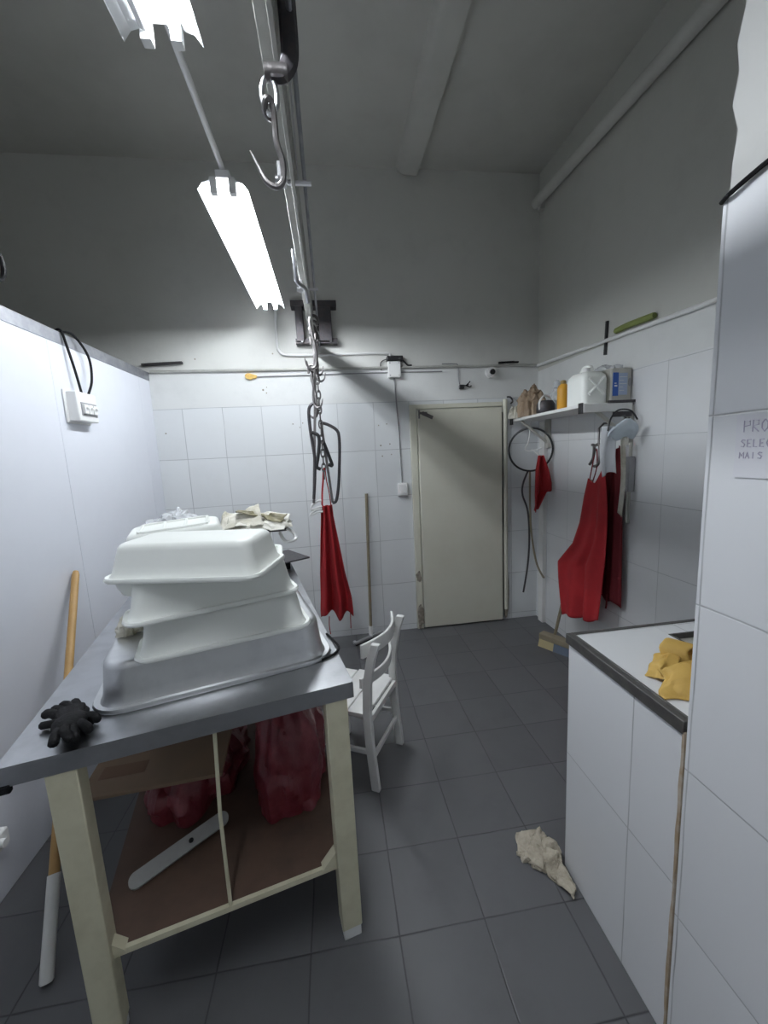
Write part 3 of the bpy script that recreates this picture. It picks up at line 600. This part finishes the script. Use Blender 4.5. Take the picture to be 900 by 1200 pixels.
for x, zz, r_ in ((-1.285, 1.865, .006), (-.50, 2.18, .008), (-.475, 2.155, .005), (-.47, 2.20, .004), (-.285, 1.90, .005), (-.205, 1.905, .005), (-.23, 1.87, .004), (.43, 1.86, .005), (.50, 1.87, .005), (.52, 1.70, .006), (.44, 1.69, .007), (.45, 1.60, .006), (.53, 1.61, .005), (-.40, 2.46, .006), (-1.0, 2.43, .006)):
    struct('drill_hole', MB().cyl((x, YB-.002, zz), (x, YB+.01, zz), r_, 10), M_stain, wb)

# left partition: breaker box, cable loops, ring, socket
t = thing('breaker_box', 'white breaker box mounted on the left partition', 'breaker box', (-1.33, 2.48, 1.87))
obj('enclosure', MB().box2((XL, 2.36, 1.875), (XL+.062, 2.54, 2.03)).box2((XL, 2.345, 1.865), (XL+.012, 2.555, 2.04)), M_white, t, bevel=.006)
wn = obj('window_recess', B((XL+.0625, 2.385, 1.905), (XL+.066, 2.525, 1.975)), M_grey, t); wn['label'] = 'dark opening around the breaker switches'
for k in range(3): obj('breaker_switch', MB().box((XL+.070, 2.41+.042*k, 1.94), (.016, .034, .05)).box((XL+.082, 2.41+.042*k, 1.945), (.016, .014, .012)), M_white, wn, bevel=.003)
c1 = spline([(XL+.035, 2.46, 2.03), (XL+.03, 2.44, 2.15), (XL+.018, 2.42, 2.28), (XL+.008, 2.41, 2.345), (XL-.02, 2.41, 2.345)], 7)
c2 = spline([(XL+.035, 2.52, 2.03), (XL+.045, 2.56, 2.12), (XL+.04, 2.57, 2.25), (XL+.02, 2.49, 2.345), (XL-.02, 2.44, 2.345)], 7)
tag(obj('power_cable', MB().tube(c1, .0065, 8).tube(c2, .0065, 8), M_black), 'black cable looping from the breaker box over the partition', 'cable')
t = thing('iron_ring', 'black iron ring standing above the left partition', 'ring', (XL-.02, 2.0, 2.335))
obj('ring_loop', MB().tube([(XL-.005, 2.045+.05*math.cos(a), 2.515+.066*math.sin(a)) for a in [2*math.pi*k/20 for k in range(20)]], .010, 8, closed=True), M_blackp, t)
obj('stem', MB().tube(spline([(XL-.005, 1.995, 2.51), (XL-.01, 1.95, 2.44), (XL-.02, 1.93, 2.334)], 5), .008, 8), M_blackp, t)
t = thing('wall_socket', 'small white socket low on the left partition', 'socket', (XL+.02, 1.50, .21))
obj('socket_body', B((XL, 1.44, .215), (XL+.035, 1.535, .28)), M_white, t, bevel=.006)
obj('plug', MB().cyl((XL+.034, 1.49, .248), (XL+.055, 1.49, .248), .016, 12), M_white, t)

# wooden pole leaning between table and partition
t = thing('wooden_pole', 'yellow wooden pole leaning on the left partition behind the table', 'pole', (-1.0, 1.17, 0))
P0 = Vector((-1.005, 1.172, .0)); P1 = Vector((-1.338, 2.189, 1.10)); dd = P1-P0
obj('shaft', MB().tube([P0+dd*.18, P0+dd*.985, P1], [.017, .017, .012], 12), M_wood, t)
o = obj('sleeve', MB().tube([P0+dd*.008, P0+dd*.012, P0+dd*.19], [.015, .020, .020], 12), M_wwood, t); o['label'] = 'white painted lower end'

# broom handle / floor squeegee at the back wall
t = thing('floor_squeegee', 'floor squeegee leaning against the back wall tiles', 'squeegee', (.25, 3.36, 0))
obj('handle', MB().tube([(.255, 3.33, .05), (.291, YB-.014, 1.285)], .013, 10), M_gwood, t)
obj('blade_holder', MB().tube(spline([(.10, 3.24, .035), (.12, 3.225, .03), (.20, 3.28, .03), (.30, 3.35, .03), (.36, 3.39, .035)], 5), .016, 8), M_grey, t)
obj('socket', MB().cyl((.252, 3.32, .03), (.257, 3.337, .12), .019, 10), M_white, t)
obj('rubber_blade', MB().beam((.11, 3.225, .012), (.36, 3.395, .012), .006, .026, (1, 0, 0)), M_black, t)

# ------------------------------------------------------------------ steel table
TA = R(12.4); TZ = .93
def T(x, y, z): return Vector((x, y, z))
t = thing('work_table', 'stainless steel topped work table on cream wooden legs', 'table', (.0235, 1.154, 0), TA)
TWd, TD = .885, 1.64       # local frame: origin at the front right corner, x to the right, y to the back
top = MB(); top.loft([rrect(TWd, TD, .006, z, cx=-TWd/2, cy=TD/2) for z in (TZ-.003, TZ)]); obj('tabletop', top, M_steel, t, local=True)
fa = MB().box2((-TWd, 0, TZ-.052), (0, .004, TZ-.003)).box2((-.004, 0, TZ-.052), (0, TD, TZ-.003)).box2((-TWd, 0, TZ-.052), (-TWd+.004, TD, TZ-.003)).box2((-TWd, TD-.004, TZ-.052), (0, TD, TZ-.003))
obj('rim_apron', fa, M_steel, t, local=True)
obj('underframe', MB().box2((-TWd+.02, .03, TZ-.06), (-.02, .07, TZ-.005)).box2((-TWd+.02, TD-.08, TZ-.06), (-.02, TD-.04, TZ-.005)).box2((-.06, .07, TZ-.06), (-.03, TD-.08, TZ-.005)).box2((-TWd+.03, .07, TZ-.06), (-TWd+.06, TD-.08, TZ-.005)), M_gwood, t, local=True)
for lx, ly in ((-.055, .002), (-TWd+.125, .002), (-.055, TD-.09), (-TWd+.125, TD-.09)):
    lg = obj('leg', MB().box((lx, ly+.03, (TZ-.05+.04)/2), (.068, .06, TZ-.05-.04)), M_cream, t, bevel=.003, local=True)
    obj('leg_foot', MB().box((lx, ly+.03, .021), (.06, .056, .042)), M_foot, lg, bevel=.003, local=True)
obj('corner_cap', MB().box((-TWd+.012, .004, TZ-.058), (.028, .016, .022)), M_black, t, bevel=.003, local=True)
SHZ = .285
obj('lower_shelf', B((-TWd+.10, .035, SHZ-.014), (-.02, TD-.05, SHZ)), M_ply, t, local=True)
obj('shelf_edge', B((-TWd+.10, .022, SHZ-.016), (-.02, .035, SHZ+.002)), M_cream, t, local=True)
for lx in (-.115, -TWd+.165): obj('corner_block', MB().loft([[Vector((lx-.022, yy, SHZ)), Vector((lx+.024, yy, SHZ)), Vector((lx+(.024 if lx > -.3 else -.022), yy, SHZ+.05))] for yy in (.018, .05)]), M_cream, t, local=True)
obj('tie_rod', MB().tube([(-.420, .028, SHZ), (-.418, .026, .6), (-.405, .024, TZ-.05)], .0055, 8), M_cream, t, local=True)
def W(lx, ly): return Vector((.0235+lx*math.cos(TA)-ly*math.sin(TA), 1.154+lx*math.sin(TA)+ly*math.cos(TA)))

# ------------------------------------------------------------------ tubs on the table
def tub(name, label, c, wd, dp, h, rot, mt, r=.034, flip=False, tilt=(0, 0), group='white plastic tubs stacked on the table', lip=.016, draft=.022, ribs=False, cat='tub'):
    t = thing(name, label, cat, c, rot, group)
    th = .004
    def ring(inset, z, rr): return rrect(wd-2*inset, dp-2*inset, max(rr, .004), z)
    zz = (lambda z: h-z) if flip else (lambda z: z)
    prof = []                                           # open side down
    for q in (4,): pass
    outer = [(lip-.003, .010, r), (lip+draft*.22, .022, r), (lip+draft*.45, .046, r), (lip+draft*.85, h-.020, r)]+[(lip+draft*.85+.018*(1-math.cos(a)), h-.020+.020*math.sin(a), r) for a in (R(25), R(50), R(72), R(90))]
    inner = [(i+th, max(z-th, 0.0), rr-th) for i, z, rr in outer[::-1]]
    inner[-1] = (lip+th, 0.001, r-th)
    rings = [ring(i, zz(z), rr) for i, z, rr in inner+[(lip, .001, r)]+outer]
    obj('tub_body', MB().loft(rings), mt, t, local=True, smooth=35)
    rm = [ring(lip-.001, zz(.012), r), ring(.004, zz(.014), r+lip*.8), ring(0, zz(.007), r+lip), ring(.003, zz(0), r+lip), ring(lip-.001, zz(.001), r)]
    obj('rim', MB().loft(rm, closed=True), mt, t, local=True, smooth=60)
    if ribs:
        for k in range(4):
            a = .30*wd; x = -a+2*a*k/3; obj('base_rib', MB().tube([(x, -dp*.27, zz(h+.001)), (x, dp*.27, zz(h+.001))], .006, 6), mt, t, local=True)
        obj('base_rib', MB().tube([Vector((q.x, q.y, zz(h+.001))) for q in rrect(wd*.62, dp*.55, .03, 0)], .006, 6, closed=True), mt, t, local=True)
    t.rotation_euler = (tilt[0], tilt[1], rot)
    return t
def front_center(x0, y0, x1, y1, dp):
    a = math.atan2(y1-y0, x1-x0); return Vector(((x0+x1)/2-math.sin(a)*dp/2, (y0+y1)/2+math.cos(a)*dp/2)), a
def front_tub(name, label, p0, p1, z, dp, h, mt, **k):
    c, a = front_center(*p0, *p1, dp); wd = math.dist(p0, p1)
    return tub(name, label, (c.x, c.y, z), wd, dp, h, a, mt, **k)
front_tub('metal_tub', 'large aluminium tub upside down on the steel table', (-.718, 1.104), (-.022, 1.302), TZ+.001, .58, .134, M_alu, r=.070, group=None, lip=.022, draft=.018)
z1 = TZ+.136
front_tub('plastic_tub', 'white tub upside down directly on the aluminium tub, lowest of the front stack', (-.590, 1.130), (-.090, 1.282), z1, .21, .118, M_wplas)
front_tub('plastic_tub', 'white tub upside down, second up in the front stack, under the skewed top one', (-.588, 1.100), (-.118, 1.292), z1+.120, .165, .114, M_wplas)
A_z = z1+.236
c, a = front_center(-.665, 1.165, -.220, 1.072, .27)
tub('plastic_tub', 'topmost white tub upside down, skewed to the right over the stack', (c.x, c.y, A_z), .47, .27, .105, a, M_wplas, r=.034)
front_tub('plastic_tub', 'white tub upside down hidden behind the lowest front tub', (-.735, 1.56), (-.235, 1.63), z1, .20, .105, M_wplas)
front_tub('plastic_tub', 'shallow white tray right side up poking out left behind the stack', (-.775, 1.385), (-.195, 1.455), z1+.110, .32, .078, M_wplas, flip=True, draft=.016)
front_tub('plastic_tub', 'white tub with ribbed base upside down at the back of the stack', (-.770, 1.475), (-.395, 1.575), z1+.206, .24, .118, M_wplas, ribs=True, tilt=(R(5), R(-3)))
tag(obj('crumpled_rag', crumple((-.715, 1.385, z1+.001), .032, .030, .075, 61, rough=.4, freq=10), M_linen), 'crumpled pale rag stuffed beside the shallow tray behind the tubs', 'rag')
# black cord beside the aluminium tub
cd = spline([(-.075, 1.30, TZ+.006), (-.03, 1.335, TZ+.006), (-.015, 1.38, TZ+.006), (-.035, 1.44, TZ+.006), (-.06, 1.50, TZ+.006)], 6)
tag(obj('cord', MB().tube(cd, .0045, 6), M_black), 'black cord lying on the table at the aluminium tub corner', 'cord')
# stack at the back end of the table
bc = W(-.41, 1.25)
for k, lb in enumerate(('lowest white tray of the stack at the far end of the table', 'middle white tray of the stack at the far end of the table', 'top white tray of the stack at the far end of the table')):
    tub('plastic_tub', lb, (bc.x, bc.y, TZ+.002+.098*k), .56, .40, .096, TA+R(2-3*k), M_wplas, flip=True, group='white trays at the far end of the table')
t = thing('steel_pan', 'steel pan with a white bent handle under the linen on the far trays', 'pan', (bc.x+.22, bc.y, TZ+.30))
obj('pan_body', MB().loft([rrect(.16, .16, .02, TZ+.297, cx=-.345, cy=2.30), rrect(.20, .20, .02, TZ+.325, cx=-.345, cy=2.30)]), M_dark, t)
obj('handle', MB().tube(spline([(-.262, 2.22, TZ+.312), (-.232, 2.215, TZ+.290), (-.215, 2.20, TZ+.262), (-.225, 2.18, TZ+.250), (-.27, 2.17, TZ+.250), (-.30, 2.20, TZ+.296)], 5), .009, 8), M_white, t)
lc = thing('linen_cloth', 'stained linen cloth crumpled on the far trays', 'cloth', (-.41, 2.26, TZ+.327))
obj('heap', crumple((-.41, 2.26, TZ+.327), .19, .17, .075, 73, rough=.26, freq=3.0, ridge=.75), M_linen, lc)
obj('fold', sheet([(-.60, 2.10, TZ+.345), (-.36, 2.08, TZ+.36), (-.40, 2.22, TZ+.45), (-.58, 2.24, TZ+.43)], .03, 13, TZ+.329), M_linen, lc, solid=.004, smooth=40)
obj('fold', sheet([(-.50, 2.07, TZ+.35), (-.26, 2.10, TZ+.335), (-.24, 2.26, TZ+.37), (-.46, 2.22, TZ+.43)], .03, 17, TZ+.329), M_lin2, lc, solid=.004, smooth=40)
o = obj('fold', sheet([(-.50, 2.13, TZ+.42), (-.28, 2.15, TZ+.375), (-.25, 2.20, TZ+.385), (-.52, 2.20, TZ+.44)], .02, 23, TZ+.329), M_olive, lc, solid=.004, smooth=40); o['label'] = 'dark olive stained edge'
tag(obj('plastic_bag', crumple((-.86, 2.28, TZ+.298), .17, .13, .155, 81, rough=.25, freq=5), M_clear), 'clear plastic bag crumpled on the far trays by the partition', 'bag')
tb = W(-.075, 1.50)
t = thing('steel_tray', 'dark steel tray jutting over the far right table corner', 'tray', (tb.x, tb.y, TZ))
obj('tray_plate', MB().box((tb.x+.03, tb.y-.02, .992), (.22, .30, .010), Matrix.Rotation(TA+R(20), 3, 'Z')), M_dark, t, bevel=.003)
obj('tray_block', MB().box((tb.x+.0, tb.y-.02, .9585), (.12, .2, .055), Matrix.Rotation(TA, 3, 'Z')), M_black, t, bevel=.004)

# black gloves
def glove(label, c, rot, seed, z0, group='black rubber gloves on the table'):
    t = thing('rubber_glove', label, 'glove', (c[0], c[1], z0), rot, group)
    rnd = random.Random(seed); mb = MB()
    def blob(p, rx, ry, rz, n=14, m=8):
        rings = []
        for j in range(m+1):
            v = math.pi*(j+.02)/(m+.04); rings.append([Vector(p)+Vector((rx*math.sin(v)*math.cos(2*math.pi*k/n), ry*math.sin(v)*math.sin(2*math.pi*k/n), rz*math.cos(v)+.004*nz(k, j, seed))) for k in range(n)])
        mb.loft(rings)
    blob((0, 0, .022), .062, .056, .022)
    mb.tube(spline([(-.03, 0, .018), (-.075, .005, .02), (-.105, .012, .016)], 5), [.03, .032, .034, .034, .035, .036, .036, .036, .037, .038, .038], 12, flat=.5) if False else None
    for k in range(4):
        y = -.034+.0225*k; ln = (.070, .085, .088, .072)[k]; bend = rnd.uniform(-.2, .9)
        pts = spline([(.025, y*.9, .018), (.045+ln*.3, y*1.15, .022+.012*bend), (.045+ln*.65, y*1.3+ln*.12*bend, .018+.016*bend), (.04+ln*.95, y*1.35+ln*.3*bend, .013)], 5)
        mb.tube(pts, [.0165]*(len(pts)-3)+[.015, .0115, .005], 9)
    pts = spline([(-.015, .035, .018), (.005, .062, .022), (.03, .078, .018), (.05, .082, .012)], 5); mb.tube(pts, [.014]*(len(pts)-3)+[.012, .009, .004], 8)
    obj('glove_hand', mb, M_black, t, local=True, smooth=70)
    cf = MB()
    prof = [(-.025, .040, .017), (-.06, .040, .02), (-.085, .046, .018), (-.10, .05, .02)]
    rr = [[Vector((x+.006*math.sin(5*math.pi*2*k/20+seed), wy*math.cos(2*math.pi*k/20), .019+wz*math.sin(2*math.pi*k/20)*(1+.2*math.sin(k*1.9)))) for k in range(20)] for x, wy, wz in prof]
    cf.loft(rr, cap1=False); obj('glove_cuff', cf, M_black, t, local=True, smooth=70)
    t.scale = (.72, .72, .78)
    return t
glove('black rubber glove lying flat on the table, fingers towards the partition', (-.760, 1.128), R(140), 3, TZ+.001)
glove('black rubber glove lying on top, fingers towards the front table edge', (-.728, 1.068), R(-60), 8, TZ+.018)

# ------------------------------------------------------------------ under the table
tag(obj('plastic_bag', crumple((-.655, 1.70, SHZ+.001), .18, .32, .24, 91, rough=.16, freq=3, ridge=.8), M_redbag), 'red plastic bag under the cardboard on the lower shelf', 'bag', 'red bags on the lower shelf')
tag(obj('plastic_bag', crumple((-.255, 1.60, SHZ+.001), .145, .24, .52, 95, rough=.14, freq=2.6, ridge=.8), M_redbag), 'tall red plastic bag right of the cardboard on the lower shelf', 'bag', 'red bags on the lower shelf')
t = thing('cardboard_sheet', 'flattened cardboard lying on the red bag under the table', 'cardboard', (-.68, 1.6, .52))
rc = Matrix.Rotation(R(4), 3, 'Z') @ Matrix.Rotation(R(4), 3, 'X')
obj('sheet', MB().box((-.705, 1.60, .545), (.46, .56, .014), rc), M_card, t, bevel=.002)
o = obj('printed_mark', MB().box(Vector((-.705, 1.60, .545))+rc @ Vector((-.12, -.18, .0072)), (.15, .055, .001), rc), M_cmark, t); o['label'] = 'dark printed block'
t = thing('plastic_board', 'pale plastic bar with rounded ends lying on the lower shelf', 'bar', (-.57, 1.25, SHZ))
a = Vector((-.725, 1.185, SHZ+.012)); b = Vector((-.465, 1.375, SHZ+.030)); d = (b-a).normalized(); n = Vector((-d.y, d.x, .55)).normalized(); nn = d.cross(n)
out = []; L = (b-a).length
for k in range(24):
    an = 2*math.pi*k/24; cx = (L/2-.024)*(1 if math.cos(an) >= 0 else -1)+.024*math.cos(an); cy = .024*math.sin(an); out.append((cx, cy))
mid = (a+b)/2+Vector((0, 0, .012))
obj('bar_body', MB().loft([[mid+d*x+n*y+nn*h for x, y in out] for h in (-.006, .006)]), M_bar, t)
obj('screw_hole', MB().loft([[mid+d*(x*.008/.024 if False else .008*math.cos(2*math.pi*k/10)+.03)+n*.008*math.sin(2*math.pi*k/10)+nn*h for k, x in enumerate(range(10))] for h in (-.0068, .0068)]), M_black, t)

# ------------------------------------------------------------------ white chair
t = thing('wooden_chair', 'small white wooden chair beside the steel table', 'chair', (.07, 1.98, 0))
A0 = Vector((.109, 1.735, 0)); A1 = Vector((.270, 1.955, 0)); du = (A1-A0).normalized(); dv = Vector((-du.y, du.x, 0))     # du along the back, dv to the seat front
wdt = .335
def C(u, v, z): return Vector((.105, 1.735, 0))+du*u+dv*v+Vector((0, 0, z))
du = Vector((.50, .866, 0)); dv = Vector((-.866, .50, 0))
def post(u, lab='leg'):
    rings = []
    for z, v in ((0, -.012), (.10, -.004), (.25, .008), (.40, .012), (.55, .004), (.68, -.022), (.765, -.050)):
        hw, hd = .0135, .021
        rings.append([C(u+sx*hw, v+sy*hd, z) for sx, sy in ((-1, -1), (1, -1), (1, 1), (-1, 1))])
    return obj('back_post', MB().loft(rings), M_wwood, t, bevel=.004, smooth=30)
post(.0); post(wdt)
for u in (.02, wdt-.02): obj('leg', MB().beam(C(u, .31, 0), C(u, .285, .375), .026, .030, dv), M_wwood, t, bevel=.004)
for k in range(3):
    v0 = .012+.108*k; v1 = v0+.102
    u0, u1 = (-.012, wdt+.012) if k < 2 else (.0, wdt)
    ol = [(u0, v0), (u1, v0), (u1, v1-.03*(k == 2)), (u1-.03*(k == 2), v1), (u0+.03*(k == 2), v1), (u0, v1-.03*(k == 2))]
    obj('seat_slat', MB().loft([[C(u, v, z) for u, v in ol] for z in (.388, .404)]), M_wwood, t, bevel=.003)
for u in (.02, wdt-.02): obj('seat_rail', MB().beam(C(u, .0, .375), C(u, .31, .375), .020, .028, (0, 0, 1)), M_wwood, t, bevel=.003)
obj('seat_rail', MB().beam(C(0, .0, .372), C(wdt, .0, .372), .018, .034, (0, 0, 1)), M_wwood, t, bevel=.003)
obj('stretcher', MB().beam(C(0, .0, .165), C(wdt, .0, .165), .016, .026, (0, 0, 1)), M_wwood, t, bevel=.003)
for u in (.0, wdt): obj('stretcher', MB().beam(C(u, -.005, .20), C(u*.98+.004, .30, .185), .016, .024, (0, 0, 1)), M_wwood, t, bevel=.003)
def back_rail(z0, hgt, v0, bow, ov):
    rings = []
    for k in range(17):
        s = k/16; u = -ov+(wdt+2*ov)*s; v = v0-bow*math.sin(math.pi*s)
        rings.append([C(u, v+e, z+.012*(s-.5)) for e, z in ((-.007, z0), (.007, z0), (.007, z0+hgt), (-.007, z0+hgt))])
    return obj('back_rail', MB().loft(rings), M_wwood, t, bevel=.003)
back_rail(.700, .068, .012, .060, .025); back_rail(.545, .050, .030, .055, .020)

# ------------------------------------------------------------------ tiled counter on the right
t = thing('tiled_counter', 'white tiled counter with dark metal edging on the right', 'counter', (1.3, .95, 0))
CZ = .955
obj('counter_body', MB().box2((.802, .768, 0), (XR-.001, 1.246, .88)).box2((.802, .768, .88), (1.125, 1.246, CZ-.03)).box2((1.125, 1.165, .88), (XR-.001, 1.246, CZ-.03)), M_counter, t)
obj('counter_top', MB().box2((.806, .768, CZ-.03), (1.125, 1.24, CZ)).box2((1.125, 1.165, CZ-.03), (XR-.001, 1.24, CZ)), M_ctop, t, bevel=.002)
obj('edge_strip', MB().box2((.792, .768, CZ-.032), (.812, 1.252, CZ+.003)).box2((.812, .768, CZ), (.819, 1.252, CZ+.004)), M_edge, t, bevel=.002)
obj('edge_strip', B((.812, 1.236, CZ-.032), (XR-.001, 1.252, CZ+.003)), M_edge, t, bevel=.002)
obj('sink_edge', MB().box2((1.122, .768, CZ-.03), (1.128, 1.168, CZ+.002)).box2((1.128, 1.162, CZ-.03), (XR-.001, 1.168, CZ+.002)), M_edge, t)
obj('sink_basin', MB().box2((1.128, .768, .88), (XR-.001, 1.162, CZ-.018)), M_beige, t)
gm = MB(); gm.loft([[Vector((.7935, .764+.008*nz(0, 0, z*9)+e, z)) for e in (0, .008+.006*nz(3, 1, z*7))]+[Vector((.801, .774+.008*nz(0, 0, z*9), z)), Vector((.801, .7605, z))] for z in [k*.03 for k in range(32)]]); obj('grout_joint', gm, M_grout, t)
ym = MB()
gl = thing('yellow_cloth', 'crumpled yellow cloth lying on the white tiled counter', 'cloth', (.93, .95, CZ))
obj('fold', sheet([(.852, .958, CZ+.006), (.925, 1.01, CZ+.03), (.985, .975, CZ+.055), (.880, .900, CZ+.015)], .022, 3, CZ+.0045), M_yel, gl, solid=.0025, smooth=50)
obj('fold', sheet([(.818, .850, CZ+.003), (.868, .930, CZ+.040), (1.0, .905, CZ+.065), (.945, .805, CZ+.004)], .026, 9, CZ+.0045), M_yel, gl, solid=.0025, smooth=50)
def fcu(u, v):
    a = 2*math.pi*u; q = 1+.18*nz(math.cos(a)*1.5, math.sin(a)*1.5, v, 1., 4); return Vector((.965+.05*v+.034*math.cos(a)*q, .995-.05*v+.016*math.sin(a)*q, CZ+.042+.036*math.sin(a)*q*(1-.2*v)))
obj('cuff', cloth(fcu, 28, 10), M_yel, gl, solid=.003, smooth=180)

# notice on the tiled wall
t = thing('paper_notice', 'white paper notice with faint handwriting on the near tiled wall', 'notice', (XP, .6, 1.55))
obj('sheet', MB().loft([[Vector((XP-.0015-x, y, z)) for y, z in ((.697, 1.545), (.697, 1.664), (.50, 1.664), (.50, 1.545))] for x in (0, .0012)]), M_paper, t, smooth=0)
GL = {'P': [[(0, 0), (0, 1), (.6, .95), (.65, .6), (0, .5)]], 'R': [[(0, 0), (0, 1), (.6, .95), (.6, .6), (0, .5), (.65, 0)]], 'O': [[(.3, 1), (0, .7), (0, .3), (.3, 0), (.6, .3), (.6, .7), (.3, 1)]],
      'H': [[(0, 0), (0, 1)], [(.6, 0), (.6, 1)], [(0, .5), (.6, .5)]], 'S': [[(.6, .9), (.2, 1), (0, .75), (.55, .35), (.4, .02), (0, .1)]], 'E': [[(.6, 1), (0, 1), (0, 0), (.6, 0)], [(0, .5), (.45, .5)]],
      'L': [[(0, 1), (0, 0), (.55, 0)]], 'C': [[(.6, .9), (.25, 1), (0, .5), (.25, 0), (.6, .1)]], 'M': [[(0, 0), (.05, 1), (.35, .4), (.65, 1), (.7, 0)]], 'A': [[(0, 0), (.3, 1), (.6, 0)], [(.12, .4), (.5, .4)]], 'I': [[(.2, 0), (.2, 1)]]}
def write(word, y, z, hgt, wd):
    mb = MB()
    for chh in word:
        for st in GL[chh]: mb.tube([(XP-.0030, y-px*wd, z+pz*hgt) for px, pz in st], .0011, 5)
        y -= wd*.95
    obj('handwriting', mb, M_ink, t, smooth=0)
write('PROH', .682, 1.632, .022, .017); write('SELEC', .685, 1.604, .014, .012); write('MAIS', .687, 1.582, .012, .012)
wire = spline([(XP-.002, .762, 2.078), (XP-.010, .74, 2.080), (XP-.008, .70, 2.090), (XP-.008, .66, 2.095), (XP-.006, .55, 2.10)], 6); tag(obj('black_cable', MB().tube(wire, .0045, 6), M_black), 'black cable on the near tiled wall where the tiles end', 'cable')

# rag on the floor
fr_ = thing('floor_rag', 'crumpled dirty rag on the floor against the tiled counter', 'rag', (.71, 1.265, 0))
obj('fold', sheet([(.635, 1.310, .006), (.680, 1.400, .012), (.775, 1.345, .035), (.700, 1.225, .012)], .030, 31, .003, freq=15.), M_rag, fr_, solid=.004, smooth=40)
obj('fold', sheet([(.690, 1.265, .008), (.775, 1.375, .030), (.788, 1.245, .038), (.735, 1.180, .006)], .036, 37, .003, freq=20.), M_rag, fr_, solid=.004, smooth=40)
obj('fold', sheet([(.722, 1.205, .006), (.780, 1.275, .026), (.790, 1.160, .018), (.760, 1.120, .005)], .028, 41, .003, freq=18.), M_rag, fr_, solid=.004, smooth=40)
obj('heap', crumple((.708, 1.285, .001), .060, .050, .030, 121, rough=.3, freq=8, rot=R(-52)), M_rag, fr_)
